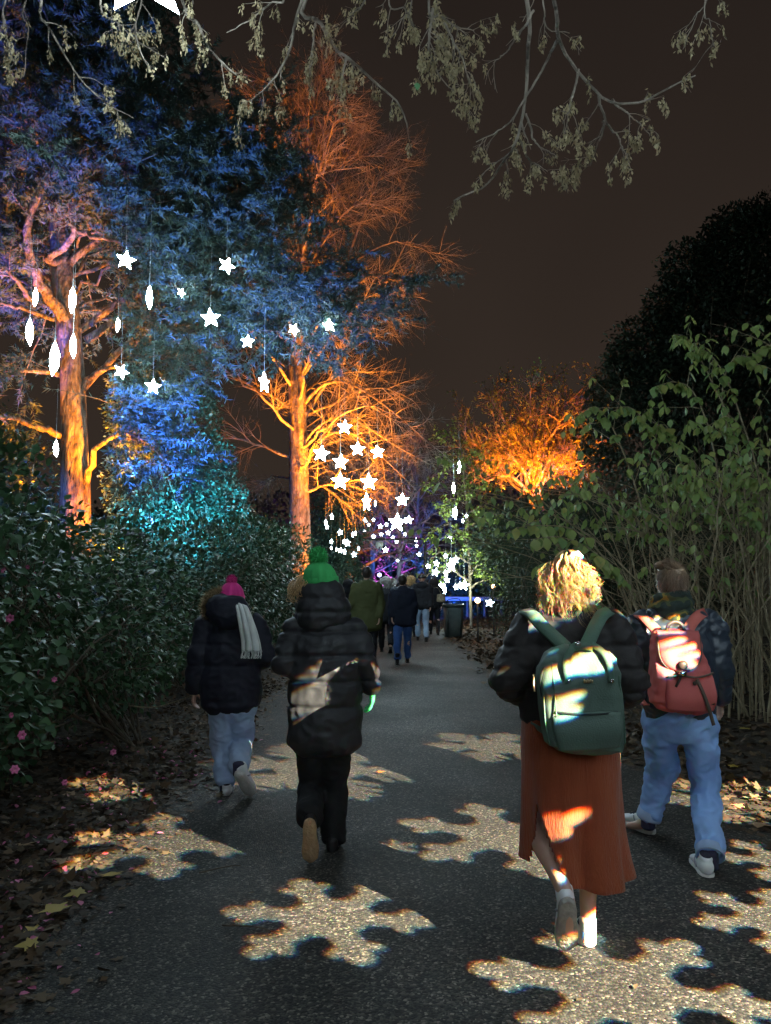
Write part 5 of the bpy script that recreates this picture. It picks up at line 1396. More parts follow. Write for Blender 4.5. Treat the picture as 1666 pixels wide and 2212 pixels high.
tors = limb([px(1229, 1550, 3.56), px(1229, 1490, 3.56), px(1228, 1430, 3.57), px(1228, 1380, 3.58), px(1228, 1350, 3.59), px(1228, 1330, 3.60)], [.200, .212, .215, .205, .160, .105], [.135, .150, .155, .145, .12, .095], pw=2.5)
col = limb([px(1227, 1345, 3.60), px(1227, 1320, 3.60), px(1226, 1300, 3.60)], [.115, .098, .090], [.105, .095, .090])
parts = [tors, col] + sleeve(JA['shL'], JA['elL'], JA['wrL'], (.092, .095, .088, .075, .055), X1, px(1195, 1365, 3.58)) + sleeve(JA['shR'], JA['elR'], JA['wrR'], (.092, .095, .088, .075, .055), X1, px(1265, 1365, 3.58))
link('jacket', union('jacket', parts, .010, 3, coat_a), PUFF_A, A)
# hem band of the jacket
V, f = limb([px(1230, 1553, 3.56), px(1230, 1538, 3.56)], [.204, .207], [.140, .142], pw=2.5)
link('hem', mesh_np('hem', V, f), PUFF_A, A)
# skirt: ribbed knit, slit at the back left
def skirt_mesh():
    nth, nv = 120, 44
    ys = np.linspace(1540, 1864, nv); V = []; th = np.linspace(0, 2 * np.pi, nth, endpoint=False)
    t = np.linspace(0, 1, nv)
    hw = np.interp(ys, [1540, 1600, 1700, 1780, 1830, 1864], [100, 104, 102, 101, 103, 106]) * m_per(3.46)
    cx = np.interp(ys, [1540, 1700, 1800, 1864], [1231, 1233, 1237, 1244])
    dp = np.interp(t, [0, .15, .6, 1], [.135, .165, .185, .215])
    for i in range(nv):
        c = vv(px(cx[i], ys[i], 3.56)); cs, sn = np.cos(th), np.sin(th)
        q = (np.abs(cs) ** 2.3 + np.abs(sn) ** 2.3) ** (-1 / 2.3)
        fold = 1 + t[i] ** 1.5 * (.09 * np.sin(6 * th + 2.5 * t[i]) + .05 * np.sin(11 * th + 1 + 4 * t[i])) - .05 * np.exp(-((t[i] - .65) / .2) ** 2) * np.exp(-((th - 4.9) / .5) ** 2)
        r = 1 + .0035 * np.sin(th * 60)
        lift = -.035 * np.sin(th * 1 + 2.4) * t[i] ** 3
        V.append(c + np.stack([cs * q * hw[i] * fold * r, sn * q * dp[i] * fold * r - .05 * t[i] ** 2 * (sn < 0) * np.abs(sn), lift], 1))
    idx = np.arange(nth * nv).reshape(nv, nth)
    F = []
    ths = math.radians(216)
    for i in range(nv - 1):
        w = max(0, (t[i] - .54)) * 1.15
        for j in range(nth):
            if t[i] > .54 and abs(th[j] - ths) < w: continue
            F.append((idx[i, j], idx[i, (j + 1) % nth], idx[i + 1, (j + 1) % nth], idx[i + 1, j]))
    return mesh_np('skirt', np.concatenate(V), [np.array(F)])
SKIRT = mat('rust_knit', (0.27, 0.052, 0.016), (0.33, 0.070, 0.022), scale=9, rough=.85, bump=.6, bscale=60, sheen=.2, stretch=(3, 3, .12), bdist=.012)
so = link('skirt', skirt_mesh(), SKIRT, A)
sd_ = so.modifiers.new('thickness', 'SOLIDIFY'); sd_.thickness = .006
SOLE_A = mat('grey_rubber', (0.26, 0.245, 0.22), (0.40, 0.37, 0.33), scale=25, rough=.7, bump=.5, bscale=70)
sA = shoe(A, px(1268, 2058, 3.585), (.06, 1, 0), (0, 0, 1), .255, label='white trainer planted on the ground')
hp_ = vv(px(1268, 2058, 3.585))
V, f = limb([hp_ + [0, -.004, .062], hp_ + [0, -.008, .085], hp_ + [0, -.006, .105]], [.022, .021, .018], [.008, .008, .008]); link('heel_tab', mesh_np('heel_tab', V, f), cloth('blue_tab', (0.05, 0.16, 0.48)), sA)
for i in (-1, 0, 1):
    V, f = tubes(np.array([[hp_ + [i * .011 + .005 * math.cos(t), -.012, .050 + .005 * math.sin(t)] for t in np.linspace(0, 2 * np.pi, 9)]]), np.full((1, 9), .0016), 4); link('mark', mesh_np('mark', V, f), cloth('orange_print', (0.8, 0.12, 0.03)), sA)
hl = px(1228, 1950, 3.20)
shoe(A, hl, (.05, .42, -.90), (0.05, .90, .42), .255, WHITE_SHOE, SOLE_A, label='lifted white trainer showing its sole')
SOCK = cloth('white_sock', (0.6, 0.6, 0.62))
V, f = limb([vv(JA['anR']) + [0, 0, .045], vv(JA['anR']), vv(JA['anR']) - [0, -.01, .05]], [.037, .036, .038], [.041, .041, .044]); link('sock', mesh_np('sock', V, f), SOCK, A)
HAIR_B = leaf_mat('blonde_hair', [(0.38, 0.22, 0.085), (0.54, 0.35, 0.15), (0.30, 0.165, 0.06), (0.62, 0.43, 0.20)], rough=.42, spec=.5, trans=0)
hc = vv(JA['head'])
V1, f1, r1 = hair_strands(hc + [0, -.01, .0], FWD, 2500, g, (.088, .116), (-.03, .16), .92, .012, 2.6, .0017, locks=190, sides=3)
# the tied up part: a crown tuft of curls over the top and back
V2, f2, r2 = hair_strands(hc + [.0, -.045, .045], FWD, 1100, g, (.075, .102), (.02, .14), .82, .012, 2.6, .0017, locks=85, sides=3)
V3, f3, r3 = hair_strands(hc + [0, -.02, .0], FWD, 300, g, (.105, .140), (.0, .15), 1.0, .018, 3.0, .0008, locks=140, sides=3)
V, f = merge([(V1, f1), (V2, f2), (V3, f3)]); r2 = np.concatenate([r2, r3])
ho = link('hair', mesh_np('hair', V, f, True, np.concatenate([r1, r2])), HAIR_B, A)
V, f = merge([ball(hc + [0, -.015, .025], (.088, .104, .105)), ball(hc + [0, -.07, .03], (.075, .07, .085))])
link('scalp_hair', mesh_np('scalp_hair', V, f, True, np.full(len(V), .3)), HAIR_B, ho)
th = np.linspace(0, 2 * np.pi, 25)
c0 = vv(px(1243, 1208, 3.50))
V, f = tubes(np.array([[c0 + .026 * np.cos(t) * unit(np.array([1, .3, .2])) + .026 * np.sin(t) * unit(np.array([-.1, -.5, 1])) for t in th]]), (.012 + .003 * np.sin(th * 7))[None], 8)
link('scrunchie', mesh_np('scrunchie', V, f), cloth('lilac_scrunchie', (0.55, 0.52, 0.62)), A)

# ===== green backpack
GP_M = cloth('green_canvas', (0.078, 0.122, 0.098), (0.094, 0.144, 0.116), rough=.65, weave=160, bump=.35, spec=.4)
GP_S = cloth('green_webbing', (0.075, 0.135, 0.10), (0.09, 0.155, 0.115), rough=.7, weave=120, bump=.4)
BRASS = mat('brass', (0.75, 0.55, 0.30), rough=.3, metal=1.0); CHROME = mat('steel', (0.7, 0.7, 0.72), rough=.25, metal=1.0)
ZIP = cloth('dark_zip', (0.015, 0.022, 0.02), rough=.4)
bag = tag(empty('backpack', vv(px(1252, 1615, 3.25))), 'square green canvas backpack on the walker in the rust skirt', 'backpack')
YB = 3.27
def bpx(x, y, dy=0.0): return vv(px(x, y, YB)) + np.array([0, dy, 0])
bparts = [limb([bpx(1262, 1612), bpx(1262, 1600), bpx(1256, 1545), bpx(1250, 1490), bpx(1248, 1455), bpx(1247, 1425), bpx(1246, 1405)], np.array([76, 82, 87, 88, 86, 79, 70]) * m_per(3.2), [.066, .080, .088, .088, .082, .066, .046], pw=5.5, n=34, k=40)]
def bagfold(co, no): return folds(.015, 8, 7, 9.0)(co, no) * np.clip((co[:, 2] - bpx(0, 1560)[2]) * 4, .2, 1)
link('body', union('bag_body', bparts, .008, 2, bagfold), GP_M, bag)
V, f = limb([bpx(1262, 1606, -.075), bpx(1259, 1570, -.086), bpx(1256, 1536, -.082)], np.array([66, 74, 74]) * m_per(3.15), [.022, .028, .018], pw=5, k=36)
link('pocket', mesh_np('pocket', V, f), GP_M, bag)
V, f = ribbon([bpx(1190, 1531, -.084), bpx(1222, 1533, -.100), bpx(1256, 1534, -.104), bpx(1290, 1533, -.100), bpx(1322, 1530, -.084)], .008, (0, -1, .2), .006); link('zip', mesh_np('zip', V, f), ZIP, bag)
V, f = ribbon([bpx(1166, 1500, -.05), bpx(1163, 1460, -.06), bpx(1178, 1430, -.05), bpx(1215, 1410, -.035), bpx(1247, 1403, -.03), bpx(1290, 1410, -.035), bpx(1318, 1432, -.05), bpx(1328, 1465, -.055), bpx(1334, 1520, -.04)], .012, (0, -1, .35), .008, 50); link('zip', mesh_np('zip', V, f), ZIP, bag)
for xs_ in (((1180, 1600), (1172, 1560), (1168, 1500), (1170, 1455)), ((1340, 1598), (1338, 1555), (1332, 1500), (1326, 1455))):
    V, f = one_tube([bpx(x, y, -.066) for x, y in xs_], [.0035] * 4, 24, 5); link('seam', mesh_np('seam', V, f), GP_S, bag)
for s, xs in ((-1, (1217, 1212, 1222, 1240)), (1, (1308, 1304, 1292, 1272))):   # the pair of flat carry handles
    V, f = ribbon([bpx(xs[0], 1468, -.090), bpx(xs[1], 1432, -.088), bpx(xs[2], 1405, -.070), bpx(xs[3], 1390, -.045)], .026, (0, -1, .3), .007)
    link('handle', mesh_np('handle', V, f), GP_S, bag)
    p = bpx(xs[0], 1464, -.097); V, f = ball(p, (.007, .004, .007), k=10); link('rivet', mesh_np('rivet', V, f), CHROME, bag)
V, f = ribbon([bpx(1225, 1398, -.052), bpx(1247, 1392, -.058), bpx(1272, 1397, -.052)], .030, (0, -1, .3), .010); link('clasp_tab', mesh_np('clasp_tab', V, f), GP_S, bag)
p = bpx(1241, 1388, -.062); V, f = ball(p, (.012, .006, .010), k=12); link('clasp', mesh_np('clasp', V, f), CHROME, bag)
for i, dx in enumerate((-9, -5.5, -2, 1, 4.5, 8)):     # worn metal lettering, not readable
    p = bpx(1259 + dx, 1465, -.0935)
    V, f = box_part(p[0] - .0022, p[0] + .0022, p[1] - .003, p[1] + .001, p[2] - .007, p[2] + (.005 if i % 2 else .008)); link('badge', mesh_np('badge', V, f, False), BRASS, bag)
V, f = one_tube([bpx(1151, 1455, -.03), bpx(1148, 1475, -.05), bpx(1150, 1490, -.05)], [.004, .005, .003], 10, 6); link('zip_pull', mesh_np('zip_pull', V, f), BRASS, bag)
V, f = one_tube([bpx(1184, 1425, -.065), bpx(1187, 1470, -.085), bpx(1190, 1515, -.09), bpx(1191, 1540, -.098)], [.003] * 4, 16, 5); link('cord', mesh_np('cord', V, f), GP_S, bag)
for xs in (((1135, 1322, 3.56), (1150, 1328, 3.46), (1170, 1350, 3.385), (1200, 1378, 3.335), (1222, 1398, 3.30)), ((1318, 1320, 3.56), (1302, 1328, 3.46), (1288, 1350, 3.385), (1275, 1378, 3.335), (1264, 1400, 3.30))):
    V, f = ribbon([px(*q) for q in xs], .056, (0, -.75, .65), .014); link('shoulder_strap', mesh_np('shoulder_strap', V, f), GP_S, bag)
# strap parts in front of the shoulders and back under the arms
for a, b in (((1152, 1400, 3.80), (1165, 1500, 3.72)), ((1305, 1400, 3.80), (1300, 1500, 3.72))):
    sx0 = 1140 if a[0] < 1230 else 1313
    V, f = ribbon([px(sx0, 1322, 3.56), px(sx0 + (6 if sx0 < 1230 else -6), 1345, 3.72), px(*a), px(*b), px(a[0], 1560, 3.50), px(1185 if a[0] < 1230 else 1335, 1585, 3.32)], .035, (0, 1, .2), .008, 30); link('lower_strap', mesh_np('lower_strap', V, f), GP_S, bag)

# ===== man with the red backpack
g = np.random.default_rng(72)
D = tag(empty('person', (1.72, 4.78, 0)), 'walker with short brown hair, camouflage scarf, dark jacket and pale blue jeans', 'person')
JD = J_(head=(1449, 1258, 4.80), neck=(1455, 1322, 4.80), shL=(1388, 1350, 4.78), shR=(1532, 1350, 4.78), elL=(1368, 1435, 4.76), elR=(1556, 1432, 4.74), wrL=(1385, 1490, 4.95), wrR=(1556, 1510, 4.84),
        hipL=(1428, 1560, 4.78), hipR=(1508, 1560, 4.78), knL=(1428, 1675, 5.02), knR=(1524, 1690, 4.82), anL=(1400, 1768, 5.06), anR=(1534, 1852, 4.46), toeL=(-.45, 1, -.25), toeR=(.22, 1, -.15), look=(-.18, 1, .02))
body(D, JD, FWD, 1.0, curl=.7)
JKT = cloth('dark_shiny_jacket', (0.022, 0.032, 0.048), (0.036, 0.050, 0.070), rough=.38, weave=70, bump=.2, spec=.5)
tors = limb([px(1468, 1545, 4.78), px(1465, 1500, 4.78), px(1462, 1440, 4.78), px(1460, 1390, 4.78), px(1458, 1355, 4.79), px(1456, 1328, 4.80)], [.205, .215, .228, .232, .190, .10], [.14, .145, .15, .145, .125, .09], pw=2.4)
parts = [tors] + sleeve(JD['shL'], JD['elL'], JD['wrL'], (.088, .085, .075, .068, .055), X1, px(1430, 1355, 4.78)) + sleeve(JD['shR'], JD['elR'], JD['wrR'], (.088, .085, .078, .070, .058), X1, px(1490, 1355, 4.78))
link('jacket', union('jacket', parts, .011, 3, folds(.022, 8, 12, 1.0)), JKT, D)
V, f = limb([vv(JD['wrR']) + [0, 0, .03], vv(JD['wrR']) - [0, 0, .0]], [.058, .056], k=18); link('cuff', mesh_np('cuff', V, f), JKT, D)
JEAN = cloth('pale_denim', (0.20, 0.36, 0.74), (0.28, 0.46, 0.82), rough=.85, weave=180, bump=.3, scale=3)
def trousers(root, J, r, pelvis, m, f_=FWD, hemx=1.0, amp=.018, voxel=.011, name='jeans', stop=(.93, .93)):
    hipc = (vv(J['hipL']) + vv(J['hipR'])) / 2
    P = [limb([hipc + [0, 0, .16], hipc + [0, 0, .08], hipc, hipc - [0, 0, .07]], pelvis[0], pelvis[1], pw=2.3)]
    for s, st in zip('LR', stop):
        hp, kn, an = (vv(J[k + s]) for k in ('hip', 'kn', 'an'))
        an = kn + (an - kn) * st
        P.append(limb([hp + [0, 0, .02], hp * .6 + kn * .4, kn, kn * .5 + an * .5, an], [r[0], r[0] * .96, r[1], r[2], r[3]], [r[0] * 1.08, r[0], r[1] * 1.05, r[2] * 1.05, r[3] * 1.1], k=20))
    return link(name, union(name, P, voxel, 3, folds(amp, 8, 10, 3.0)), m, root)
trousers(D, JD, (.102, .085, .072, .066), ([.19, .197, .195, .16], [.125, .135, .138, .115]), JEAN, amp=.022)
def cuff_ring(c, d, r, h):
    d = unit(vv(d)); a = unit(np.cross(d, np.array([.2, 1., .1]))); b = np.cross(d, a); th = np.linspace(0, 2 * np.pi, 28, endpoint=False)
    R = lambda k, o: vv(c) + d * o + k * (np.outer(np.cos(th), a) + np.outer(np.sin(th) * 1.08, b)) * (1 + .03 * np.sin(3 * th + 1))[:, None]
    return rings_mesh([R(r * .93, -h / 2), R(r * 1.02, -h / 2 + .004), R(r * 1.04, h / 2 - .006), R(r, h / 2), R(r * .88, h / 2 - .004), R(r * .84, -h / 4)], False, False)
CUFF = cloth('denim_turn_up', (0.30, 0.40, 0.62), (0.34, 0.44, 0.66))
for s in 'LR':
    an = vv(JD['an' + s]); dn = unit(an - vv(JD['kn' + s]))
    V, f = cuff_ring(an - dn * .030, dn, .073, .055); link('turn_up', mesh_np('turn_up', V, f), CUFF, D)
shoe(D, px(1531, 1907, 4.40), (.18, 1, 0), (0, 0, 1), .31, label='white trainer nearer the viewer')
shoe(D, px(1412, 1806, 5.12), (-.45, 1, .02), (0.0, 0.05, 1), .31, label='white trainer farther along the path')
DSOCK = cloth('dark_sock', (0.03, 0.03, 0.06))
for s_ in 'LR':
    an = vv(JD['an' + s_]); V, f = limb([an + [0, 0, .03], an, an - [0, 0, .05]], [.045, .043, .043], [.05, .048, .05]); link('sock', mesh_np('sock', V, f), DSOCK, D)
# scarf
SCARF = None
def camo():
    m, N, L, P = nodes_of('camouflage_wool')
    t = N.new('ShaderNodeTexCoord'); n1 = N.new('ShaderNodeTexNoise'); n1.inputs['Scale'].default_value = 11; n1.inputs['Detail'].default_value = 1.5
    L.new(t.outputs['Object'], n1.inputs['Vector'])
    rp = N.new('ShaderNodeValToRGB'); rp.color_ramp.interpolation = 'CONSTANT'; e = rp.color_ramp.elements
    e[0].position = 0; e[0].color = (0.02, 0.035, 0.03, 1); e[1].position = .48; e[1].color = (0.06, 0.075, 0.03, 1)
    for p, c in ((.56, (0.20, 0.15, 0.03)), (.63, (0.03, 0.05, 0.035))): q = e.new(p); q.color = (*c, 1)
    L.new(n1.outputs['Fac'], rp.inputs[0]); L.new(rp.outputs[0], P.inputs['Base Color']); P.inputs['Roughness'].default_value = .9
    return m
SCARF = camo()
parts = []
for k_, (yy, rr, zz) in enumerate([(1322, .105, .034), (1306, .100, .032), (1292, .090, .026)]):
    c = vv(px(1448 + (4 if k_ == 0 else 0), yy, 4.80)); th = np.linspace(0, 2 * np.pi, 40)
    P = c + np.stack([np.cos(th) * rr, np.sin(th) * rr * .95, .018 * np.sin(th * 1 + k_ * 1.3) + .006 * np.sin(5 * th + k_)], 1)
    parts.append(tubes(P[None], np.full((1, 40), zz), 10))
V, f = merge(parts)
def scarf_me():
    me = union('scarf', parts, .008, 2, folds(.012, 14, 16, 4.0)); return me
link('scarf', scarf_me(), SCARF, D)
HAIR_D = leaf_mat('brown_hair', [(0.14, 0.088, 0.056), (0.24, 0.155, 0.095), (0.17, 0.105, 0.065), (0.33, 0.22, 0.135)], rough=.45, spec=.5, trans=0)
hd = vv(JD['head']); lk = unit(JD['look'])
capb = union('hair_cap', [ball(hd + [0, 0, .030] - lk * .014, (.083, .103, .100), f=lk), ball(hd + [0, 0, -.015] - lk * .05, (.070, .055, .065), f=lk), ball(hd + [-.02, .0, .105] + lk * .03, (.06, .05, .025), f=lk)], .008, 2)
hobj = link('hair', capb, HAIR_D, D)
n = 5200
d = sphere_dirs(n, g); d = d[(d @ lk < .45) | (d[:, 2] > .55)]; d = d[d[:, 2] > -.62]; n = len(d)
p0 = hd + np.array([0, 0, .026]) - lk * .014 + d * np.array([.082, .100, .098])
dd = np.array([0, 0, -.9]) + d * .55 + np.array([.35, 0, 0]) * g.normal(size=(n, 1)); dd = np.where((d[:, 2] > .5)[:, None], d * .7 + np.array([-.8, .3, .15]) + g.normal(scale=.3, size=(n, 3)), dd)
V, f, r = scatter(NEEDLE, p0, dd, d, g.uniform(.02, .045, n), .004, g.uniform(size=n)); link('strands', mesh_np('strands', V, f, False, r), HAIR_D, hobj)['kind'] = 'stuff'

# ===== red backpack
RED = cloth('red_canvas', (0.48, 0.105, 0.098), (0.56, 0.135, 0.125), rough=.75, weave=170, bump=.35)
REDS = cloth('red_webbing', (0.52, 0.13, 0.10), (0.60, 0.16, 0.13), rough=.75)
TRIM = cloth('brown_trim', (0.10, 0.075, 0.06), rough=.6); LEATHER = cloth('dark_leather', (0.045, 0.030, 0.024), rough=.45)
rb = tag(empty('backpack', vv(px(1465, 1535, 4.55))), 'red canvas backpack with rounded flap on the walker in pale jeans', 'backpack')
YR = 4.54
def rpx(x, y, dy=0.0): return vv(px(x, y, YR)) + np.array([0, dy, 0])
mp = m_per(4.46)
bp2 = [limb([rpx(1470, 1532), rpx(1471, 1515), rpx(1468, 1470), rpx(1462, 1420), rpx(1456, 1385), rpx(1455, 1366)], np.array([58, 66, 66, 57, 48, 42]) * mp, [.05, .082, .092, .082, .065, .04], pw=3.2, n=30, k=36)]
link('body', union('bag_body', bp2, .009, 2, folds(.016, 9, 9, 7.0)), RED, rb)
def flap_mesh(grow=0.0, dy=0.0):
    nu, nv = 25, 16; V = []; 
    for j in range(nv):
        t = j / (nv - 1); y = 1362 + (1446 - 1362 + grow * 4) * t
        hw = (45 + grow * 3) * (1.0 if t < .45 else math.sqrt(max(0.02, 1 - ((t - .45) / .57) ** 2.4)))
        for i in range(nu):
            u = -1 + 2 * i / (nu - 1); c = rpx(1457 + 3 * t + u * hw, y)
            ry_ = np.interp(t, [0, .12, .5, 1], [.050, .088, .104, .112])
            V.append(c + [0, -ry_ * (1 - .30 * abs(u) ** 3.0) + dy + .004 * math.sin(u * 6 + t * 5), 0])
    idx = np.arange(nu * nv).reshape(nv, nu)
    F = np.stack([idx[:-1, :-1], idx[:-1, 1:], idx[1:, 1:], idx[1:, :-1]], -1).reshape(-1, 4)
    return mesh_np('flap', np.array(V), [F]), np.array(V).reshape(nv, nu, 3)
fm_, FV = flap_mesh(0, -.004)
fo = link('flap', fm_, RED, rb); sdm = fo.modifiers.new('thickness', 'SOLIDIFY'); sdm.thickness = .006; sdm.offset = 0
rim = np.concatenate([FV[2:, 0], FV[-1, 1:-1], FV[2:, -1][::-1]])
V, f = tubes(spline(rim, 70)[None], np.full((1, 70), .0065), 7); link('trim', mesh_np('trim', V, f), TRIM, fo)
p = rpx(1458, 1432, -.122); V, f = limb([p, p - np.array([0, .004, 0])], [.026, .026], k=20); link('leather_disc', mesh_np('leather_disc', V, f), LEATHER, fo)
p = rpx(1457, 1449, -.120); V, f = box_part(p[0] - .018, p[0] + .018, p[1] - .012, p[1] + .004, p[2] - .012, p[2] + .010); link('clasp', mesh_np('clasp', V, f, False), CHROME, fo)
V, f = ribbon([rpx(1456, 1448, -.112), rpx(1452, 1462, -.116), rpx(1444, 1478, -.114)], .014, (0, -1, 0), .005, 10); link('clasp_strap', mesh_np('clasp_strap', V, f), LEATHER, rb)
V, f = limb([rpx(1480, 1527, -.070), rpx(1480, 1500, -.088), rpx(1478, 1462, -.082)], np.array([50, 54, 50]) * mp, [.026, .034, .020], pw=4, k=32); link('pocket', mesh_np('pocket', V, f), RED, rb)
V, f = one_tube([rpx(1428, 1458, -.098), rpx(1455, 1454, -.112), rpx(1485, 1458, -.114), rpx(1512, 1454, -.100), rpx(1530, 1450, -.07)], [.006] * 5, 26, 6); link('piping', mesh_np('piping', V, f), TRIM, rb)
V, f = ribbon([rpx(1488, 1462, -.118), rpx(1500, 1490, -.125), rpx(1512, 1520, -.122), rpx(1522, 1545, -.100), rpx(1527, 1560, -.095)], .018, (0, -1, 0), .006, 20); link('leather_strap', mesh_np('leather_strap', V, f), TRIM, rb)
p = rpx(1483, 1470, -.121); V, f = ball(p, (.012, .006, .012), k=12); link('stud', mesh_np('stud', V, f), LEATHER, rb)
p = rpx(1518, 1507, -.098); V, f = box_part(p[0] - .022, p[0] + .022, p[1] - .012, p[1] + .004, p[2] - .024, p[2] + .024); bd_ = link('patch', mesh_np('patch', V, f, False), LEATHER, rb)
V, f = merge([box_part(p[0] - .014, p[0] + .014, p[1] - .0145, p[1] - .0118, p[2] - .014, p[2] - .009), box_part(p[0] - .014, p[0] - .009, p[1] - .0146, p[1] - .0119, p[2] - .0085, p[2] + .014), box_part(p[0] + .004, p[0] + .009, p[1] - .0146, p[1] - .0119, p[2] - .0085, p[2] + .010)])
link('emblem', mesh_np('emblem', V, f, False), cloth('tan_print', (0.35, 0.22, 0.10)), bd_)
c = rpx(1454, 1362, -.03); th = np.linspace(0, math.pi, 20)
V, f = ribbon([c + np.array([-.048 * math.cos(t), -.01, .050 * math.sin(t)]) for t in th], .020, (0, -1, 0), .006, 24); link('grab_handle', mesh_np('grab_handle', V, f), LEATHER, rb)
for xs in (((1378, 1330, 4.79), (1390, 1334, 4.70), (1405, 1348, 4.635), (1425, 1370, 4.58)), ((1528, 1322, 4.79), (1510, 1330, 4.70), (1495, 1346, 4.635), (1482, 1370, 4.58))):
    V, f = ribbon([px(*q) for q in xs], .062, (0, -.75, .65), .014); link('shoulder_strap', mesh_np('shoulder_strap', V, f), REDS, rb)
for s, x0 in ((-1, 1385), (1, 1525)):
    V, f = ribbon([px(x0, 1328, 4.79), px(x0 - s * 4, 1350, 4.93), px(x0 - s * 10, 1420, 5.0), px(x0 - s * 2, 1490, 4.90), px(x0 - s * 2, 1515, 4.66), px(x0 - s * 12, 1522, 4.56)], .035, (0, 1, .2), .008, 30); link('lower_strap', mesh_np('lower_strap', V, f), REDS, rb)

# ===== woman in the green bobble hat and long padded coat
g = np.random.default_rng(73)
B = tag(empty('person', (-.36, 4.88, 0)), 'walker in bright green bobble hat and long black quilted coat', 'person')
JB = J_(head=(693, 1275, 4.92), neck=(697, 1335, 4.90), shL=(640, 1362, 4.88), shR=(762, 1362, 4.88), elL=(617, 1432, 4.82), elR=(788, 1425, 4.84), wrL=(640, 1440, 5.14), wrR=(804, 1484, 4.90),
        hipL=(676, 1560, 4.88), hipR=(728, 1560, 4.88), knL=(672, 1700, 4.92), knR=(722, 1700, 4.92), anL=(668, 1772, 4.60), anR=(720, 1822, 4.86), toeL=(0, .45, -.9), toeR=(.1, 1, -.1), handR=(0, .25, -1))
body(B, JB, FWD, .95, hands=())
COATB = cloth('black_quilted_nylon', (0.020, 0.021, 0.025), (0.032, 0.033, 0.037), rough=.55, weave=60, bump=.3, spec=.4)
zB = lambda y: px(700, y, 4.78).z
tors = limb([px(702, 1606, 4.88), px(702, 1570, 4.88), px(702, 1510, 4.88), px(701, 1450, 4.88), px(700, 1400, 4.88), px(699, 1365, 4.89), px(698, 1338, 4.90)], [.212, .216, .216, .218, .222, .19, .13], [.16, .165, .165, .165, .16, .14, .12], pw=2.6, n=40)
parts = [tors] + sleeve(JB['shL'], JB['elL'], JB['wrL'], (.085, .080, .075, .070, .055), X1, px(665, 1365, 4.88)) + sleeve(JB['shR'], JB['elR'], JB['wrR'], (.084, .078, .072, .067, .054), X1, px(730, 1365, 4.88))
link('coat', union('coat', parts, .011, 3, quilt([zB(1416), zB(1472), zB(1527), zB(1365)], .016, folds(.016, 7, 9, 6.0))), COATB, B)
hood = [limb([px(697, 1345, 4.88), px(696, 1318, 4.88), px(694, 1294, 4.89), px(693, 1276, 4.91), px(692, 1264, 4.92)], [.165, .170, .155, .132, .112], [.14, .155, .148, .130, .11], pw=2.3, n=26)]
link('hood', union('hood', hood, .010, 2, quilt([zB(1322), zB(1290)], .007, folds(.016, 8, 8, 8.0))), COATB, B)
BLK = cloth('black_trousers', (0.010, 0.010, 0.011), (0.014, 0.014, 0.015), rough=.85)
trousers(B, JB, (.098, .080, .076, .074), ([.16, .17, .17, .14], [.11, .12, .125, .10]), BLK, name='trousers', amp=.014)
shoe(B, px(716, 1856, 4.78), (.05, 1, 0), (0, 0, 1), .26, BLACKSHOE, SOLE_T, label='black shoe flat on the ground')
shoe(B, px(668, 1774, 4.52), (.01, .30, -.95), (0, .95, .30), .265, BLACKSHOE, SOLE_T, label='lifted black shoe showing its tan sole')
GREEN = leaf_mat('green_wool', [(0.04, 0.34, 0.085), (0.06, 0.46, 0.13), (0.05, 0.40, 0.11)], rough=.9, trans=0)
hb = vv(JB['head'])
hat(B, (hb[0], hb[1] - .01, 0), FWD, GREEN, 36 * m_per(4.85), zB(1262), zB(1210), vv(px(688, 1203, 4.86)), .066, g)
V1, f1, r1 = hair_strands(hb + [-.015, .0, -.05], FWD, 130, g, (.09, .13), (-.06, .03), 1.0, .014, 2.6, .0028)
ok = V1.reshape(-1, 24 * 4, 3)[:, :, 0].mean(1) < hb[0] - .02
idx = np.where(ok)[0]; V1 = V1.reshape(-1, 96, 3)[idx].reshape(-1, 3); V1[:, 0] -= .055; V1[:, 2] += .02; F1 = f1[0].reshape(-1, 92, 4)[:len(idx)].reshape(-1, 4)
link('hair', mesh_np('hair', V1, [F1], True, np.repeat(g.uniform(size=len(idx)), 96)), HAIR_B, B)
GLOVE = leaf_mat('green_glove_wool', [(0.07, 0.58, 0.20), (0.08, 0.64, 0.23), (0.07, 0.60, 0.21)], rough=.9, trans=0)
link('glove', union('glove', hand_parts(vv(JB['wrR']) + [0, 0, .02], JB['handR'], -X1, 1, .45, 1.2), .006, 2), GLOVE, B)
link('glove', union('glove', hand_parts(JB['wrL'], (.2, 1, 0), -Z1, -1, .9, 1.12), .006, 2), GLOVE, B)

# ===== woman in the pink bobble hat
g = np.random.default_rng(74)
C = tag(empty('person', (-1.22, 6.1, 0)), 'walker in pink bobble hat, navy parka and long pale scarf', 'person')
JC = J_(head=(500, 1298, 6.14), neck=(500, 1340, 6.12), shL=(448, 1352, 6.1), shR=(552, 1352, 6.1), elL=(428, 1425, 6.06), elR=(572, 1420, 6.08), wrL=(421, 1490, 6.10), wrR=(560, 1430, 6.34),
        hipL=(480, 1525, 6.1), hipR=(524, 1525, 6.1), knL=(482, 1612, 6.18), knR=(520, 1605, 6.22), anL=(487, 1696, 6.08), anR=(516, 1658, 5.88), toeL=(-.1, 1, -.1), toeR=(.35, .75, -.6), handL=(-.10, .1, -1))
body(C, JC, FWD, .92, curl=.75)
NAVY = cloth('navy_parka', (0.011, 0.012, 0.022), (0.016, 0.018, 0.030), rough=.7, weave=90)
tors = limb([px(500, 1522, 6.1), px(500, 1480, 6.1), px(500, 1430, 6.1), px(500, 1385, 6.1), px(500, 1358, 6.11), px(500, 1335, 6.12)], [.215, .218, .208, .205, .175, .12], [.165, .165, .155, .15, .13, .11], pw=2.4)
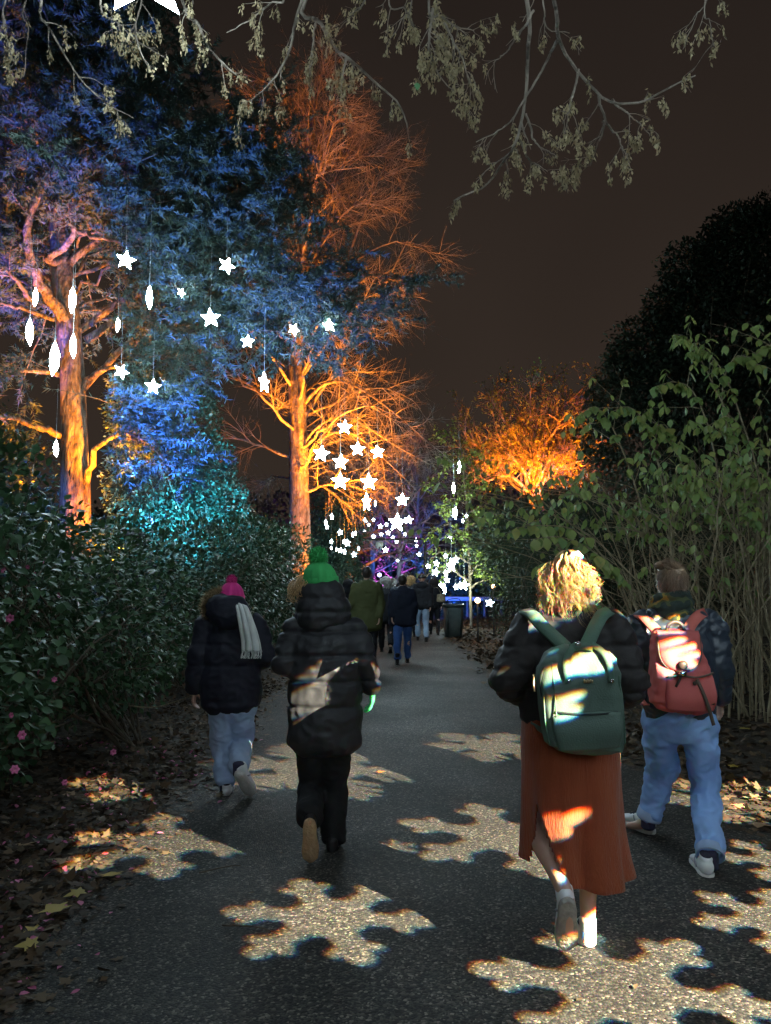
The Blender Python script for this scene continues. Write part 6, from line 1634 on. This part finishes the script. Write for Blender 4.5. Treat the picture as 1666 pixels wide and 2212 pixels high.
parts = [tors] + sleeve(JC['shL'], JC['elL'], JC['wrL'], (.090, .085, .080, .075, .062), X1, px(475, 1355, 6.1)) + sleeve(JC['shR'], JC['elR'], JC['wrR'], (.090, .085, .078, .07, .055), X1, px(528, 1355, 6.1))
link('parka', union('parka', parts, .012, 3, quilt([px(500, 1392, 6).z, px(500, 1438, 6).z], .006, folds(.016, 7, 9, 11.0))), NAVY, C)
hoodp = [ball(px(494, 1322, 5.99), (.165, .12, .125)), ball(px(478, 1310, 6.03), (.115, .12, .10)), limb([px(455, 1330, 6.06), px(470, 1296, 6.08), px(510, 1290, 6.12)], [.05, .05, .05])]
link('hood', union('hood', hoodp, .012, 3, folds(.016, 8, 9, 12.0)), NAVY, C)
n = 2600
arc = spline([vv(px(450, 1334, 6.05)), vv(px(447, 1306, 6.04)), vv(px(462, 1286, 6.05)), vv(px(486, 1278, 6.08))], 60)
ap = arc[g.integers(0, 60, n)] + g.normal(scale=.012, size=(n, 3)); dd = g.normal(scale=.5, size=(n, 3)) + np.array([-.6, -.5, .35])
V, f, r = scatter(NEEDLE, ap, dd, g.normal(size=(n, 3)), g.uniform(.03, .065, n), .006, g.uniform(size=n))
link('fur_trim', mesh_np('fur_trim', V, f, False, r), leaf_mat('tan_fur', [(0.26, 0.18, 0.10), (0.40, 0.30, 0.17), (0.20, 0.13, 0.07)], rough=.8, trans=.2), C)
JEANC = cloth('grey_blue_denim', (0.32, 0.43, 0.64), (0.41, 0.52, 0.72), rough=.85, weave=180, bump=.3, scale=3)
trousers(C, JC, (.108, .088, .078, .070), ([.17, .18, .18, .15], [.12, .125, .13, .11]), JEANC, amp=.018)
shoe(C, px(488, 1731, 6.02), (-.08, 1, 0), (0, 0, 1), .28, label='white trainer planted on the asphalt')
shoe(C, px(512, 1672, 5.80), (.28, .62, -.72), (.1, .75, .62), .28, label='white trainer lifted behind')
for s_ in 'LR':
    an = vv(JC['an' + s_]); V, f = limb([an + [0, 0, .03], an, an - [0, 0, .05]], [.043, .041, .041], [.048, .046, .046]); link('sock', mesh_np('sock', V, f), DSOCK, C)
PINK = leaf_mat('pink_wool', [(0.60, 0.03, 0.20), (0.68, 0.045, 0.26), (0.64, 0.035, 0.23)], rough=.9, trans=0)
hcC = vv(JC['head'])
hat(C, (hcC[0], hcC[1] - .01, 0), FWD, PINK, 27 * m_per(6.1), px(500, 1300, 6.1).z, px(500, 1256, 6.1).z, vv(px(501, 1253, 6.1)), .044, g)
SCARFW = cloth('pale_wool_scarf', (0.62, 0.66, 0.64), (0.74, 0.77, 0.74), rough=.9, weave=120, bump=.5, scale=14)
def scarf_sheet():
    nu, nv = 26, 40; V = []
    cl = spline([vv(px(506, 1296, 6.02)), vv(px(522, 1310, 5.90)), vv(px(533, 1345, 5.875)), vv(px(541, 1380, 5.89)), vv(px(544, 1406, 5.90))], nv); wd = np.interp(np.linspace(0, 1, nv), [0, .25, .6, 1], [.07, .095, .125, .145])
    for j in range(nv):
        for i in range(nu):
            u = -1 + 2 * i / (nu - 1)
            V.append(cl[j] + np.array([u * wd[j] / 2, .02 * u * u + .010 * math.sin(u * 9 + j * .03) - .0, -.025 * u * (1 - j / nv)]))
    idx = np.arange(nu * nv).reshape(nv, nu); F = np.stack([idx[:-1, :-1], idx[:-1, 1:], idx[1:, 1:], idx[1:, :-1]], -1).reshape(-1, 4)
    return mesh_np('scarf', np.array(V), [F]), np.array(V).reshape(nv, nu, 3)
sm_, SV = scarf_sheet()
so = link('scarf', sm_, SCARFW, C); md = so.modifiers.new('thickness', 'SOLIDIFY'); md.thickness = .010
P = []; 
for i in range(26):
    b = SV[-1, i]; P.append([b, b + [g.normal() * .006, g.normal() * .004, -.03], b + [g.normal() * .01, g.normal() * .006, -.055]])
V, f = tubes(np.array(P), np.full((26, 3), .0028), 4); link('fringe', mesh_np('fringe', V, f), SCARFW, so)['kind'] = 'stuff'
th = np.linspace(0, 2 * np.pi, 40); c = vv(px(501, 1318, 6.11)); P = c + np.stack([np.cos(th) * .10, np.sin(th) * .10, .025 * np.sin(th)], 1)
V, f = tubes(P[None], np.full((1, 40), .034), 10); link('scarf_loop', mesh_np('scarf_loop', V, f), SCARFW, so)

# ---------------------------------------------------------------- the walkers farther on
def far_walker(x, yfoot, height, label, coat, coat_len, legs, top, topc, hw=.22, stride=.25, shoec=BLACKSHOE, Y=None, heading=(0, 1, 0), lift=0, extra=None):
    p = gp(x, yfoot) if Y is None else Vector((px(x, 1250, Y).x, Y, 0))
    root = tag(empty('person', (p.x, p.y, 0)), label, 'person', 'walkers farther along the path')
    s = height / 1.70; f = unit(np.array(heading, float)); r = unit(np.cross(f, Z1)); o = np.array([p.x, p.y, .012])
    q = lambda a, b, c: o + r * a * s + f * b * s + Z1 * c * s
    sg = 1 if stride > 0 else -1; st = abs(stride)
    J = dict(head=q(0, .02, 1.58), neck=q(0, 0, 1.42), shL=q(-.17, 0, 1.38), shR=q(.17, 0, 1.38), elL=q(-.23, -.04, 1.10), elR=q(.23, -.04, 1.10), wrL=q(-.21, .12 * sg, .90), wrR=q(.21, -.10 * sg, .88),
             hipL=q(-.09, 0, .90), hipR=q(.09, 0, .90), knL=q(-.10, .12 * sg + .05, .50), knR=q(.10, -.05 * sg + .05, .50), anL=q(-.10, st * .9 if sg > 0 else -st, .09 + (lift if sg < 0 else 0)), anR=q(.10, -st if sg > 0 else st * .9, .09 + (lift if sg > 0 else 0)), toeL=f, toeR=f)
    body(root, J, f, s, voxel=.016)
    zc = 1.42 - coat_len
    tors = limb([q(0, 0, zc), q(0, 0, zc + .1), q(0, 0, 1.05), q(0, 0, 1.28), q(0, 0, 1.38), q(0, 0, 1.45)], np.array([hw * 1.0, hw, hw * .95, hw, hw * .8, .10]) * s, np.array([.15, .15, .14, .14, .12, .09]) * s, right=r, pw=2.4)
    parts = [tors] + sleeve(J['shL'], J['elL'], J['wrL'], tuple(np.array((.085, .08, .072, .066, .055)) * s), r, q(-.1, 0, 1.37)) + sleeve(J['shR'], J['elR'], J['wrR'], tuple(np.array((.085, .08, .072, .066, .055)) * s), r, q(.1, 0, 1.37))
    link('coat', union('coat', parts, .018, 2, folds(.018, 7, 8, x * .37)), coat, root)
    trousers(root, J, tuple(np.array((.095, .075, .068, .062)) * s), (np.array([.15, .16, .16, .13]) * s, np.array([.11, .12, .12, .10]) * s), legs, voxel=.016, name='trousers', stop=(.92, .92))
    for e in 'LR':
        an = J['an' + e]; lifted = lift > 0 and ((e == 'L') == (sg < 0))
        td = unit(f + Z1 * (-.5 if lifted else 0)); shoe(root, an - f * .045 * s - Z1 * (.09 * s), td, Z1, .265 * s, shoec, BLACKSHOE, boot=.10 if shoec is BOOT else 0)
    hcn = J['head']
    if top == 'hair':
        V, f2, rr = hair_strands(hcn, f, 240, np.random.default_rng(int(x)), (.10, .125), (.0, .16), 1.0, .004, 2, .009); V0, f0 = ball(hcn + Z1 * .025 - f * .012, (.088, .106, .104), f=f)
        V, fs = merge([(V, f2), (V0, f0)]); link('hair', mesh_np('hair', V, fs, True, np.concatenate([rr, np.full(len(V0), .3)])), topc, root)
    elif top == 'short':
        V0, f0 = merge([ball(hcn + Z1 * .028 - f * .014, (.084, .104, .100), f=f), ball(hcn - f * .045 - Z1 * .02, (.070, .05, .06), f=f)]); link('hair', mesh_np('hair', V0, f0, True, np.full(len(V0), .2)), topc, root)
    elif top == 'hat':
        hat(root, (hcn[0], hcn[1], 0), f, topc, .10 * s, hcn[2] + .02, hcn[2] + .14, hcn + Z1 * .15, .035, np.random.default_rng(int(x)))
    elif top == 'hood':
        link('hood', union('hood', [ball(hcn + Z1 * .01 - f * .02, (.118, .125, .135), f=f), ball(hcn - Z1 * .10 - f * .04, (.15, .12, .09), f=f)], .014, 2, folds(.012, 9, 9, 1.0)), topc, root)
    if extra == 'furhood':
        n = 900; gg = np.random.default_rng(int(x)); th = gg.uniform(0, 2 * np.pi, n); ap = J['neck'] + Z1 * .02 + np.stack([np.cos(th) * .14, np.sin(th) * .12, gg.normal(scale=.012, size=n)], 1)
        V, f2, rr = scatter(NEEDLE, ap, gg.normal(scale=.5, size=(n, 3)) + np.array([0, -.4, .5]), gg.normal(size=(n, 3)), gg.uniform(.03, .06, n), .012, gg.uniform(size=n)); link('fur_trim', mesh_np('fur_trim', V, f2, False, rr), FURG, root)
        link('hood', union('hood', [ball(J['neck'] - f * .09 + Z1 * .0, (.15, .09, .10), f=f)], .016, 2), coat, root)
    if extra == 'bag':
        V, f2 = limb([q(.20, -.12, 1.02), q(.20, -.12, 1.22)], [.13, .12], [.06, .05], right=r, pw=3.5); b_ = tag(link('shoulder_bag', mesh_np('shoulder_bag', V, f2), BAGT), 'pale patterned shoulder bag on the rightmost far walker', 'bag')
        V, f2 = ribbon([q(.20, -.12, 1.24), q(.10, -.14, 1.42), q(-.05, -.02, 1.47), q(.05, .14, 1.35), q(.20, .10, 1.22)], .03, (0, 0, 1), .006); link('strap', mesh_np('strap', V, f2), BAGT, b_)
    return root
BOOT = cloth('black_boot', (0.013, 0.012, 0.012), rough=.45)
FURG = leaf_mat('grey_fur', [(0.12, 0.10, 0.08), (0.22, 0.18, 0.14)], rough=.8, trans=.1); BAGT = cloth('tan_pattern', (0.35, 0.28, 0.18), (0.15, 0.11, 0.07), scale=40)
OLIVE = cloth('olive_coat', (0.060, 0.068, 0.022), (0.075, 0.082, 0.030), rough=.8); BLACKC = cloth('black_wool', (0.010, 0.010, 0.013), rough=.85); NAVY2 = cloth('navy_wool', (0.010, 0.013, 0.026), rough=.8); GREYC = cloth('charcoal_wool', (0.022, 0.022, 0.024), rough=.85)
BLUEJ = cloth('blue_denim', (0.04, 0.10, 0.30), (0.06, 0.13, 0.36), rough=.85); PALEJ = cloth('faded_denim', (0.20, 0.27, 0.37), rough=.85); DARKT = cloth('dark_trousers', (0.014, 0.014, 0.018), rough=.85)
HAIR_K = leaf_mat('dark_hair', [(0.012, 0.010, 0.010), (0.03, 0.022, 0.018)], rough=.5, trans=0); HAIR_G = leaf_mat('grey_hair', [(0.16, 0.15, 0.14), (0.26, 0.24, 0.22)], rough=.5, trans=0)
far_walker(792, 1452, 1.80, 'tall far walker in olive green coat, just right of the green hat', OLIVE, .72, DARKT, 'short', HAIR_K, .26, .18)
far_walker(870, 1436, 1.66, 'far walker in black coat, blue jeans and black boots, middle of the path', NAVY2, .66, BLUEJ, 'short', HAIR_K, .27, -.20, BOOT, extra=None)
far_walker(834, 1412, 1.62, 'grey haired far walker in dark coat between the olive coat and the blue jeans', BLACKC, .70, DARKT, 'hair', HAIR_G, .22, .28, lift=.1)
far_walker(752, 1430, 1.56, 'dark hooded far walker half hidden behind the green hat walker', BLACKC, .70, DARKT, 'hood', BLACKC, .20, .2)
far_walker(912, 1386, 1.70, 'far walker in dark jacket with fur trimmed hood and pale jeans', BLACKC, .56, PALEJ, 'hat', HAIR_K, .25, .22, extra='furhood')
far_walker(939, 1372, 1.58, 'slim far walker in black carrying a patterned bag, nearest the litter bin', BLACKC, .58, DARKT, 'hair', HAIR_K, .19, .2, extra='bag')
far_walker(888, 1378, 1.66, 'fair haired far walker seen over the shoulder of the black coat', GREYC, .6, DARKT, 'hair', HAIR_B, .21, -.2)
far_walker(876, 1365, 1.72, 'distant walker in dark bobble hat behind the black coat', BLACKC, .6, DARKT, 'hat', HAIR_K, .22, .2)
far_walker(848, 1362, 1.60, 'distant walker in grey coat between the grey hair and the black coat', GREYC, .6, BLUEJ, 'hair', HAIR_G, .2, .2)
